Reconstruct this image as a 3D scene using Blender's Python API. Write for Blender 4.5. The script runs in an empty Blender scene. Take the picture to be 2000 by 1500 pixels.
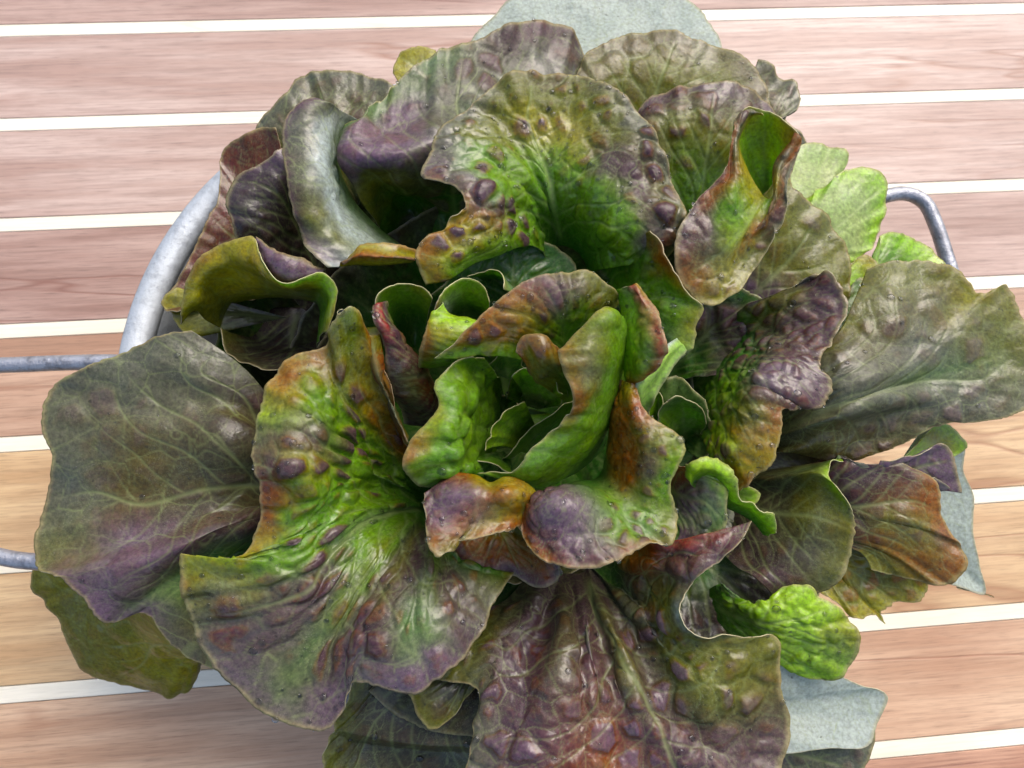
import bpy, bmesh, math, random
import numpy as np
from mathutils import Matrix, Vector

# ------------------------------------------------------------------ camera, sky, sun, exposure
CM = 0.01
scene = bpy.context.scene
CAM_H = 33.338
CAM_R = np.array([[0.99566134, 0.05676819, -0.0737284],
                  [-0.071541, 0.9736738, -0.21642831],
                  [0.05950117, 0.22076391, 0.97351061]])
cam_data = bpy.data.cameras.new("camera")
cam = bpy.data.objects.new("camera", cam_data)
scene.collection.objects.link(cam)
scene.camera = cam
cam_data.sensor_width = 36.0
cam_data.lens = 27.0
cam_data.clip_start = 0.01
cam_data.clip_end = 50.0
M4 = Matrix([list(CAM_R[i]) + [0.0] for i in range(3)] + [[0, 0, 0, 1]])
M4.translation = Vector((0, 0, CAM_H * CM))
cam.matrix_world = M4
cam_data.dof.use_dof = True
cam_data.dof.focus_distance = 0.215
cam_data.dof.aperture_fstop = 24.0

SUN_EL, SUN_AZ = math.radians(50), math.radians(35)      # azimuth measured from +Y towards +X
world = bpy.data.worlds.new("World")
scene.world = world
world.use_nodes = True
nt = world.node_tree
bg = nt.nodes["Background"]
sky = nt.nodes.new("ShaderNodeTexSky")
sky.sky_type = 'NISHITA'
sky.sun_disc = False
sky.sun_elevation = SUN_EL
sky.sun_rotation = SUN_AZ
sky.air_density = 1.0
sky.dust_density = 4.0
sky.ozone_density = 1.0
nt.links.new(sky.outputs[0], bg.inputs[0])
bg.inputs[1].default_value = 0.15
sun_data = bpy.data.lights.new("sun", 'SUN')
sun = bpy.data.objects.new("sun", sun_data)
scene.collection.objects.link(sun)
sun_data.energy = 1.15
sun_data.angle = math.radians(45)
sun_data.color = (1.0, 0.965, 0.93)
sd = Vector((math.sin(SUN_AZ) * math.cos(SUN_EL), math.cos(SUN_AZ) * math.cos(SUN_EL), math.sin(SUN_EL)))
sun.rotation_euler = sd.to_track_quat('Z', 'Y').to_euler()

scene.view_settings.view_transform = 'Standard'
scene.view_settings.look = 'None'
scene.view_settings.exposure = 0.94
scene.view_settings.gamma = 1.0
scene.render.resolution_x, scene.render.resolution_y = 1024, 768
scene.cycles.max_bounces = 7
scene.cycles.transparent_max_bounces = 8

C = scene.collection.objects
rng = np.random.RandomState(7)
random.seed(7)

# ------------------------------------------------------------------ helpers
def at(px, py, h):
    """the point (cm) at height h above the table that the photograph shows at pixel px, py"""
    px, py, h = np.broadcast_arrays(np.asarray(px, float), np.asarray(py, float), np.asarray(h, float))
    d = np.stack([(px - 1000) / 1500., -(py - 750) / 1500., -np.ones_like(px)], -1) @ CAM_R.T
    t = (h - CAM_H) / d[..., 2]
    p = d * t[..., None]
    p[..., 2] += CAM_H
    return p

def link_mesh(name, verts, faces, mats, parent=None, smooth=True):
    me = bpy.data.meshes.new(name)
    me.from_pydata([tuple(v) for v in verts], [], faces)
    for m in (mats if isinstance(mats, (list, tuple)) else [mats]):
        me.materials.append(m)
    if smooth:
        me.polygons.foreach_set("use_smooth", [True] * len(me.polygons))
    o = bpy.data.objects.new(name, me)
    C.link(o)
    if parent is not None:
        o.parent = parent
    return o

def thing(name, label, cat, group=None):
    o = bpy.data.objects.new(name, None)
    C.link(o)
    o['label'] = label
    o['category'] = cat
    if group:
        o['group'] = group
    return o

class NT:
    """tiny node helper"""
    def __init__(self, name):
        self.m = bpy.data.materials.new(name)
        self.m.use_nodes = True
        self.t = self.m.node_tree
        self.t.nodes.clear()
        self.out = self.n("ShaderNodeOutputMaterial")
    def n(self, kind, **kw):
        nd = self.t.nodes.new(kind)
        for k, v in kw.items():
            if k.startswith("i_"):
                key = k[2:].replace("_", " ")
                nd.inputs[key].default_value = v
            else:
                setattr(nd, k, v)
        return nd
    def l(self, a, b):
        self.t.links.new(a, b)
    def math(self, op, a, b=None, c=None, clamp=False):
        nd = self.n("ShaderNodeMath", operation=op, use_clamp=clamp)
        for i, x in enumerate((a, b, c)):
            if x is None:
                continue
            if isinstance(x, (int, float)):
                nd.inputs[i].default_value = x
            else:
                self.l(x, nd.inputs[i])
        return nd.outputs[0]
    def mix(self, f, a, b, blend='MIX'):
        nd = self.n("ShaderNodeMix", data_type='RGBA', blend_type=blend)
        for key, x in ((0, f), (6, a), (7, b)):
            if isinstance(x, (int, float)):
                nd.inputs[key].default_value = x
            elif isinstance(x, tuple):
                nd.inputs[key].default_value = x if len(x) == 4 else x + (1,)
            else:
                self.l(x, nd.inputs[key])
        return nd.outputs[2]
    def ramp(self, f, stops, interp='LINEAR'):
        nd = self.n("ShaderNodeValToRGB")
        cr = nd.color_ramp
        cr.interpolation = interp
        while len(cr.elements) < len(stops):
            cr.elements.new(0.5)
        for e, (p, c) in zip(cr.elements, stops):
            e.position = p
            e.color = c if len(c) == 4 else tuple(c) + (1,)
        self.l(f, nd.inputs[0])
        return nd.outputs[0]
    def noise(self, vec, scale, detail=4, rough=0.55, dist=0.0):
        nd = self.n("ShaderNodeTexNoise")
        nd.inputs["Scale"].default_value = scale
        nd.inputs["Detail"].default_value = detail
        nd.inputs["Roughness"].default_value = rough
        nd.inputs["Distortion"].default_value = dist
        self.l(vec, nd.inputs["Vector"])
        return nd.outputs[0]
    def maprange(self, v, a, b, c=0.0, d=1.0):
        nd = self.n("ShaderNodeMapRange")
        nd.inputs[1].default_value = a; nd.inputs[2].default_value = b
        nd.inputs[3].default_value = c; nd.inputs[4].default_value = d
        self.l(v, nd.inputs[0])
        return nd.outputs[0]

def g(v):
    return (v, v, v, 1)

# ------------------------------------------------------------------ materials
def leaf_material(name, back=False):
    N = NT(name)
    geo = N.n("ShaderNodeNewGeometry")
    pig = N.n("ShaderNodeAttribute", attribute_name="pigment")
    rel = N.n("ShaderNodeAttribute", attribute_name="relief")     # x vein, y dome, z margin
    sep = N.n("ShaderNodeSeparateXYZ"); N.l(rel.outputs["Vector"], sep.inputs[0])
    tc = N.n("ShaderNodeTexCoord")
    P = tc.outputs["Object"]
    big = N.noise(P, 90, 4, .6)
    fine = N.noise(P, 900, 3, .6)
    speck = N.noise(P, 2600, 2, .5)
    # fine net of small veins
    vor = N.n("ShaderNodeTexVoronoi", feature='DISTANCE_TO_EDGE'); vor.inputs["Scale"].default_value = 330
    wob = N.n("ShaderNodeTexNoise"); wob.inputs["Scale"].default_value = 260; N.l(P, wob.inputs["Vector"])
    add = N.n("ShaderNodeVectorMath", operation='MULTIPLY_ADD'); N.l(wob.outputs["Color"], add.inputs[0])
    add.inputs[1].default_value = (.004,) * 3; N.l(P, add.inputs[2])
    N.l(add.outputs[0], vor.inputs["Vector"])
    net = N.maprange(vor.outputs["Distance"], 0.0, 0.10, 1.0, 0.0)
    vor2 = N.n("ShaderNodeTexVoronoi", feature='F1'); vor2.inputs["Scale"].default_value = 900
    N.l(P, vor2.inputs["Vector"])
    col = pig.outputs["Color"]
    hsv = N.n("ShaderNodeHueSaturation")
    N.l(N.maprange(big, .3, .7, .485, .515), hsv.inputs["Hue"])
    N.l(N.maprange(fine, .32, .68, .70, 1.28), hsv.inputs["Value"])
    hsv.inputs["Saturation"].default_value = 1.16
    N.l(col, hsv.inputs["Color"])
    col = hsv.outputs[0]
    # pale waxy freckles
    fr = N.math('MULTIPLY', N.maprange(speck, .56, .70), N.maprange(big, .40, .62))
    col = N.mix(N.math('MULTIPLY', fr, .25 if not back else .08), col, (.38, .36, .26))
    veincol = N.mix(.55, col, (.30, .36, .13))
    col = N.mix(N.math('MULTIPLY', net, .10 if not back else .16), col, veincol)
    col = N.mix(N.math('MULTIPLY', sep.outputs[0], .8 if not back else .8), col, veincol)
    if back:
        col = N.mix(.22, col, (.30, .34, .27))
    dot = N.maprange(N.noise(P, 420, 2, .4), .74, .78)
    col = N.mix(N.math('MULTIPLY', dot, .6), col, (.02, .02, .012))
    bs = N.n("ShaderNodeBsdfPrincipled")
    N.l(col, bs.inputs["Base Color"])
    N.l(N.maprange(big, .3, .7, .30 if not back else .45, .52 if not back else .62), bs.inputs["Roughness"])
    bs.inputs["IOR"].default_value = 1.45
    bs.inputs["Specular IOR Level"].default_value = .46 if not back else .40
    # wet film in patches
    N.l(N.maprange(N.noise(P, 55, 3, .6), .46, .60, .05, .7 if not back else .2), bs.inputs["Coat Weight"])
    bs.inputs["Coat Roughness"].default_value = .10
    hgt = N.math('ADD', N.math('MULTIPLY', net, -.06), N.math('MULTIPLY', fine, .55))
    hgt = N.math('ADD', hgt, N.math('MULTIPLY', N.noise(P, 240, 2, .5), 1.0))
    hgt = N.math('ADD', hgt, N.math('MULTIPLY', vor2.outputs["Distance"], -.2))
    bump = N.n("ShaderNodeBump"); bump.inputs["Strength"].default_value = .4
    bump.inputs["Distance"].default_value = .0005
    N.l(hgt, bump.inputs["Height"])
    N.l(bump.outputs[0], bs.inputs["Normal"])
    N.l(bump.outputs[0], bs.inputs["Coat Normal"])
    tr = N.n("ShaderNodeBsdfTranslucent")
    tcol = N.mix(.5, col, (.42, .55, .06), 'MULTIPLY')
    tcol2 = N.n("ShaderNodeHueSaturation"); tcol2.inputs["Saturation"].default_value = 1.25
    tcol2.inputs["Value"].default_value = 2.0; N.l(tcol, tcol2.inputs["Color"])
    N.l(tcol2.outputs[0], tr.inputs[0])
    mx = N.n("ShaderNodeMixShader"); mx.inputs[0].default_value = .36
    N.l(bs.outputs[0], mx.inputs[1]); N.l(tr.outputs[0], mx.inputs[2])
    N.l(mx.outputs[0], N.out.inputs[0])
    return N.m

def rim_material():
    N = NT("leaf_margin")
    pig = N.n("ShaderNodeAttribute", attribute_name="pigment")
    col = N.mix(.45, pig.outputs["Color"], (.50, .45, .26))
    bs = N.n("ShaderNodeBsdfPrincipled"); N.l(col, bs.inputs["Base Color"])
    bs.inputs["Roughness"].default_value = .4
    N.l(bs.outputs[0], N.out.inputs[0])
    return N.m

def metal_material(name, base, rough, pitted=0.0):
    N = NT(name)
    tc = N.n("ShaderNodeTexCoord"); P = tc.outputs["Object"]
    n1 = N.noise(P, 60, 5, .6); n2 = N.noise(P, 900, 4, .65); n3 = N.noise(P, 260, 4, .7)
    dark = tuple(b * .45 for b in base)
    col = N.mix(N.maprange(n3, .46, .70, 0, .55 + pitted), base, dark)
    col = N.mix(N.math('MULTIPLY', N.maprange(n2, .60, .70), .35 + .4 * pitted), col, (.10, .10, .11))
    bs = N.n("ShaderNodeBsdfPrincipled"); N.l(col, bs.inputs["Base Color"])
    bs.inputs["Metallic"].default_value = .6
    N.l(N.maprange(n1, .3, .7, rough - .08, rough + .1), bs.inputs["Roughness"])
    b = N.n("ShaderNodeBump"); b.inputs["Strength"].default_value = .35 + pitted
    b.inputs["Distance"].default_value = .0004
    N.l(N.math('ADD', n2, n3), b.inputs["Height"]); N.l(b.outputs[0], bs.inputs["Normal"])
    N.l(bs.outputs[0], N.out.inputs[0])
    return N.m

def wood_material(name, base, dark, streak, seed, contrast=1.0):
    N = NT(name)
    tc = N.n("ShaderNodeTexCoord")
    mp = N.n("ShaderNodeMapping"); N.l(tc.outputs["Object"], mp.inputs[0])
    mp.inputs["Location"].default_value = (seed * 3.7, seed * 1.3, 0)
    mp.inputs["Scale"].default_value = (1, 13, 13)
    g1 = N.noise(mp.outputs[0], 6, 6, .62, .35)
    mp2 = N.n("ShaderNodeMapping"); N.l(tc.outputs["Object"], mp2.inputs[0])
    mp2.inputs["Location"].default_value = (seed * 1.9, seed * 5.1, 0)
    mp2.inputs["Scale"].default_value = (1, 34, 34)
    g2 = N.noise(mp2.outputs[0], 22, 5, .65, .2)
    mp3 = N.n("ShaderNodeMapping"); N.l(tc.outputs["Object"], mp3.inputs[0])
    mp3.inputs["Location"].default_value = (seed * 2.3, seed * .7, 0)
    mp3.inputs["Scale"].default_value = (1, 9, 9)
    g3 = N.noise(mp3.outputs[0], 3.2, 3, .5, .6)
    pores = N.noise(mp2.outputs[0], 90, 2, .5)
    patch = N.noise(tc.outputs["Object"], 7, 3, .6)
    col = N.mix(N.maprange(g1, .40, .60), base, dark)
    col = N.mix(N.math('MULTIPLY', N.maprange(g2, .46, .70), .55 * contrast), col, tuple(d * .55 for d in dark))
    lines = N.maprange(N.math('ABSOLUTE', N.math('SUBTRACT', g3, .5)), 0.0, .018, 1, 0)
    lines = N.math('MULTIPLY', lines, N.maprange(patch, .42, .56))
    col = N.mix(N.math('MULTIPLY', lines, .75 * contrast), col, streak)
    col = N.mix(N.math('MULTIPLY', N.maprange(patch, .50, .75), .35), col, streak)
    col = N.mix(N.math('MULTIPLY', N.maprange(pores, .56, .68), .5 * contrast), col, tuple(d * .4 for d in dark))
    bs = N.n("ShaderNodeBsdfPrincipled"); N.l(col, bs.inputs["Base Color"])
    N.l(N.maprange(g2, .3, .7, .38, .54), bs.inputs["Roughness"])
    bs.inputs["Specular IOR Level"].default_value = .5
    b = N.n("ShaderNodeBump"); b.inputs["Strength"].default_value = .3; b.inputs["Distance"].default_value = .0004
    N.l(N.math('SUBTRACT', g2, lines), b.inputs["Height"]); N.l(b.outputs[0], bs.inputs["Normal"])
    N.l(bs.outputs[0], N.out.inputs[0])
    return N.m

LEAF = [leaf_material("leaf_upper"), leaf_material("leaf_underside", True), rim_material()]
LEAF_UNDER = [LEAF[1], LEAF[0], LEAF[2]]

# ------------------------------------------------------------------ table: planks and pale inlay strips
table = thing("table", "striped table of reddish brown wood planks with narrow white strips between them", "table")
PITCH, STRIP, TH = 5.0, 0.66, 2.2
Y0 = 5.20941 * 5.0
wood_defs = [((.42, .30, .245), (.30, .185, .14), (.20, .085, .05)),
             ((.46, .34, .28), (.34, .22, .17), (.23, .105, .06)),
             ((.39, .265, .21), (.27, .16, .12), (.17, .07, .045)),
             ((.46, .30, .20), (.33, .19, .115), (.22, .09, .045)),
             ((.56, .39, .205), (.43, .265, .125), (.26, .12, .05)),
             ((.44, .245, .15), (.31, .14, .08), (.15, .05, .028)),
             ((.54, .36, .225), (.40, .235, .135), (.27, .12, .06))]
order = [2, 1, 0, 2, 1, 1, 2, 3, 4, 4, 6, 5]
strip_mat = wood_material("pale_wood", (.72, .67, .54), (.66, .60, .46), (.54, .44, .28), 31, .35)
wood_mats = [wood_material("plank_wood", *wood_defs[order[i]], seed=i * 1.7 + 1) for i in range(len(order))]

def plank(name, y_lo, y_hi, mat, bev=.03, top=0.0):
    x0, x1 = -34, 46
    nx = 2
    prof = [(y_lo, top - TH), (y_lo, top - bev), (y_lo + bev * .35, top - bev * .3), (y_lo + bev, top),
            (y_hi - bev, top), (y_hi - bev * .35, top - bev * .3), (y_hi, top - bev), (y_hi, top - TH)]
    vs, fs = [], []
    for x in (x0, x1):
        for y, z in prof:
            vs.append((x * CM, y * CM, z * CM))
    n = len(prof)
    for i in range(n):
        j = (i + 1) % n
        fs.append((i, j, n + j, n + i)[::-1])
    fs.append(tuple(range(n))); fs.append(tuple(range(n, 2 * n))[::-1])
    o = link_mesh(name, vs, fs, mat, table, smooth=False)
    return o

for k in range(-4, 8):
    yc = Y0 - k * PITCH
    plank("inlay_strip", yc - STRIP / 2 + .012, yc + STRIP / 2 - .012, strip_mat, .02, -.008)
    plank("plank", yc - PITCH + STRIP / 2 + .012, yc - STRIP / 2 - .012, wood_mats[(k + 4) % len(wood_mats)], .03, 0.0)

# ------------------------------------------------------------------ metal bowl
BX, BY, BR, BH = .222, 5.734, 11.0, 9.0
bowl = thing("metal_bowl", "dull grey aluminium bowl with wire handles under the lettuce", "bowl")
ALU = metal_material("brushed_aluminium", (.44, .47, .49), .60)
WIRE = metal_material("pitted_wire", (.30, .31, .34), .40, .40)
def lathe(name, prof, mat, parent, n=160):
    vs, fs = [], []
    m = len(prof)
    for i in range(n):
        a = 2 * math.pi * i / n
        for r, z in prof:
            vs.append(((BX + r * math.cos(a)) * CM, (BY + r * math.sin(a)) * CM, z * CM))
    for i in range(n):
        j = (i + 1) % n
        for k in range(m - 1):
            fs.append((i * m + k, j * m + k, j * m + k + 1, i * m + k + 1))
    return link_mesh(name, vs, fs, mat, parent)
def arc(cx, cz, r, a0, a1, n=8):
    return [(cx + r * math.cos(math.radians(a0 + (a1 - a0) * i / n)), cz + r * math.sin(math.radians(a0 + (a1 - a0) * i / n))) for i in range(n + 1)]
inner = [(BR - .95, BH - .42), (BR - 1.15, BH - .9), (BR - 1.3, BH - 2), (BR - 1.7, BH - 4), (BR - 2.6, BH - 6), (BR - 4, BH - 7.2), (BR - 6, BH - 7.7), (.02, BH - 7.8)]
outer = [(.02, BH - 7.95), (BR - 6, BH - 7.85), (BR - 3.9, BH - 7.35), (BR - 2.45, BH - 6.1), (BR - 1.55, BH - 4), (BR - 1.15, BH - 2), (BR - 1.0, BH - .9), (BR - .88, BH - .58)]
lathe("bowl_body", inner + outer, ALU, bowl)
flange = arc(BR - .18, BH - .2, .18, -200, 60, 10) + [(BR - .35, BH - .02), (BR - .62, BH - .06), (BR - .85, BH - .22), (BR - .96, BH - .5), (BR - .9, BH - .52), (BR - .80, BH - .30), (BR - .6, BH - .14), (BR - .37, BH - .14)]
lathe("rim", flange, ALU, bowl, 220)
foot = [(BR - 5.2, 1.3), (BR - 5.0, 0.03), (BR - 4.85, 0.0), (BR - 4.7, .03), (BR - 4.3, 1.6)]
lathe("foot_ring", foot, ALU, bowl, 96)

def tube(name, pts, r, mat, parent, n=16, sub=10):
    P = np.array(pts, float)
    Q = []
    for i in range(len(P) - 1):
        p0, p1, p2, p3 = P[max(i - 1, 0)], P[i], P[i + 1], P[min(i + 2, len(P) - 1)]
        for s in range(sub):
            t = s / sub
            Q.append(.5 * ((2 * p1) + (-p0 + p2) * t + (2 * p0 - 5 * p1 + 4 * p2 - p3) * t * t + (-p0 + 3 * p1 - 3 * p2 + p3) * t ** 3))
    Q.append(P[-1]); Q = np.array(Q)
    T = np.gradient(Q, axis=0); T /= np.linalg.norm(T, axis=1)[:, None]
    vs, fs = [], []
    up = np.array([0, 0, 1.])
    for q, t in zip(Q, T):
        a = np.cross(t, up); a /= max(np.linalg.norm(a), 1e-6); b = np.cross(a, t)
        for k in range(n):
            an = 2 * math.pi * k / n
            vs.append((q + r * (math.cos(an) * a + math.sin(an) * b)) * CM)
    for i in range(len(Q) - 1):
        for k in range(n):
            fs.append((i * n + k, i * n + (k + 1) % n, (i + 1) * n + (k + 1) % n, (i + 1) * n + k))
    fs.append(tuple(range(n))[::-1]); fs.append(tuple((len(Q) - 1) * n + k for k in range(n)))
    return link_mesh(name, vs, fs, mat, parent)
def ATL(l):
    return [at(*p) for p in l]
tube("handle", ATL([(330, 720, 8.1), (240, 708, 8.0), (150, 708, 8.0), (40, 712, 8.0), (-20, 716, 8), (-85, 735, 8), (-125, 800, 8), (-140, 900, 8), (-125, 1000, 8),
                    (-80, 1060, 8), (0, 1087, 8), (70, 1097, 8), (150, 1096, 8), (240, 1088, 8.0), (340, 1075, 8.1)]), .26, WIRE, bowl)
tube("handle", ATL([(1440, 470, 8.1), (1540, 440, 8.0), (1640, 408, 8.0), (1715, 387, 8.0), (1765, 378, 8.0), (1805, 395, 8), (1828, 440, 8), (1848, 500, 8), (1866, 560, 8),
                    (1885, 640, 8), (1880, 700, 8), (1840, 735, 8), (1760, 750, 8), (1640, 765, 8), (1500, 775, 8.1)]), .26, WIRE, bowl)

# ------------------------------------------------------------------ lettuce
lettuce = thing("lettuce_head", "open red and green lettuce head with puckered wet leaves filling the bowl", "lettuce")
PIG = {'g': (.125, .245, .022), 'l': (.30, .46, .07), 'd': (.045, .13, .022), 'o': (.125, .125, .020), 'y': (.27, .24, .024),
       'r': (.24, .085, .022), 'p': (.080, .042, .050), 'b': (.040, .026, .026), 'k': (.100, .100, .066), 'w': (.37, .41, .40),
       't': (.105, .175, .055), 'q': (.25, .065, .050), 'm': (.095, .078, .028), 'c': (.115, .042, .028), 'z': (.34, .41, .17), 'v': (.130, .082, .112), 'n': (.06, .055, .03)}  # v works the lavender sky sheen of purple parts into the colour

def hashgrid(ix, iy, iz, s):
    h = (ix.astype(np.int64) * 73856093) ^ (iy.astype(np.int64) * 19349663) ^ (iz.astype(np.int64) * 83492791) ^ (s * 2654435761 & 0x7fffffff)
    out = []
    for k in range(3):
        h = (h * 1103515245 + 12345 + k * 977) & 0x7fffffff
        h = h ^ (h >> 13)
        h = (h * 1597334677) & 0x7fffffff
        out.append(((h >> 8) & 0xffff) / 65535.)
    return np.stack(out, -1)

def voronoi(P, size, seed):
    Q = P / size
    B = np.floor(Q).astype(np.int64)
    f1 = np.full(len(Q), 9.); f2 = np.full(len(Q), 9.); pid = np.zeros(len(Q))
    for dx in (-1, 0, 1):
        for dy in (-1, 0, 1):
            for dz in (-1, 0, 1):
                c = B + (dx, dy, dz)
                j = hashgrid(c[:, 0], c[:, 1], c[:, 2], seed)
                d = np.linalg.norm(c + .12 + .76 * j - Q, axis=1)
                new = d < f1
                f2 = np.where(new, f1, np.minimum(f2, d))
                f1 = np.where(new, d, f1)
                pid = np.where(new, j[:, 0], pid)
    return f1, f2, pid

def vnoise(P, size, seed):
    Q = P / size
    B = np.floor(Q); f = Q - B; f = f * f * (3 - 2 * f); B = B.astype(np.int64)
    r = 0
    for dx in (0, 1):
        for dy in (0, 1):
            for dz in (0, 1):
                w = (f[:, 0] if dx else 1 - f[:, 0]) * (f[:, 1] if dy else 1 - f[:, 1]) * (f[:, 2] if dz else 1 - f[:, 2])
                r = r + w * hashgrid(B[:, 0] + dx, B[:, 1] + dy, B[:, 2] + dz, seed)[:, 1]
    return r * 2 - 1

def sstep(a, b, x):
    t = np.clip((x - a) / (b - a), 0, 1)
    return t * t * (3 - 2 * t)

def spline(A, par, t):
    """A [n, ..., c] control values along axis 0 at parameters par, evaluated at t; C1 with tamed tangents"""
    n = len(par)
    if n == 2:
        w = ((t - par[0]) / (par[1] - par[0])).reshape((-1,) + (1,) * (A.ndim - 1))
        return A[0] * (1 - w) + A[1] * w
    h = np.diff(par).reshape((-1,) + (1,) * (A.ndim - 1))
    d = np.diff(A, axis=0) / h
    m = np.zeros_like(A)
    m[1:-1] = (d[:-1] * h[1:] + d[1:] * h[:-1]) / (h[1:] + h[:-1])
    m[0] = 1.5 * d[0] - .5 * m[1]; m[-1] = 1.5 * d[-1] - .5 * m[-2]
    i = np.clip(np.searchsorted(par, t, side='right') - 1, 0, n - 2)
    s = ((t - par[i]) / (par[i + 1] - par[i])).reshape((-1,) + (1,) * (A.ndim - 1))
    hh = h[i]
    return ((2 * s ** 3 - 3 * s ** 2 + 1) * A[i] + (s ** 3 - 2 * s ** 2 + s) * hh * m[i]
            + (-2 * s ** 3 + 3 * s ** 2) * A[i + 1] + (s ** 3 - s ** 2) * hh * m[i + 1])

LEAVES = []
def leaf(text, cols='dgop', blister=.10, size=.62, purple=.6, dome='p', veins=1.0, ruffle=.05, tooth=.03, under=False, step=3.0, drops=0.0, label=None, raw=True, thick=.022, wave=0.0, edge=True, flat=.9, stretch=None):
    rows = []
    for line in text.strip().split('\n'):
        c = None
        if '|' in line:
            line, c = line.split('|'); c = c.strip()
        pts = [tuple(float(x) for x in q.split()) for q in line.split(';') if q.strip()]
        rows.append((pts, c))
    rows = [r for r in rows if r[0]]
    LEAVES.append(dict(rows=rows, cols=cols, blister=blister, size=size, purple=purple, dome=dome, veins=veins, ruffle=ruffle, tooth=tooth,
                       under=under, step=step, drops=drops, label=label, thick=thick, wave=wave, edge=edge, flat=flat, stretch=stretch))

def fan(base, margins, bulge=1.0, cols='dgop', K=4, **kw):
    """a leaf whose rays run straight from its base to the points of its margin, arching by bulge (cm)"""
    lines = []
    bx, by, bh = base
    for mm in margins:
        x, y, h = mm[:3]
        c = mm[3] if len(mm) > 3 else None
        pts = []
        for k in range(K):
            t = k / (K - 1)
            u = t ** .85
            pts.append("%.1f %.1f %.2f" % (bx + (x - bx) * u, by + (y - by) * u, bh + (h - bh) * u + bulge * 4 * u * (1 - u) * .8))
        lines.append('; '.join(pts) + ((' | ' + c) if c else ''))
    leaf('\n'.join(lines), cols=cols, **kw)

def height_floor(x, y):
    """lowest height a leaf may have: the bowl's wall, its rim, the table"""
    r = np.hypot(x - BX, y - BY)
    return np.interp(r, [0, 5, 7, 8.4, 9.3, 9.75, 10.0, 11.15, 11.45, 12.2, 40], [1.5, 1.6, 2.1, 3.3, 5.3, 7.3, 9.12, 9.12, 8.6, .25, .25])

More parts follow.
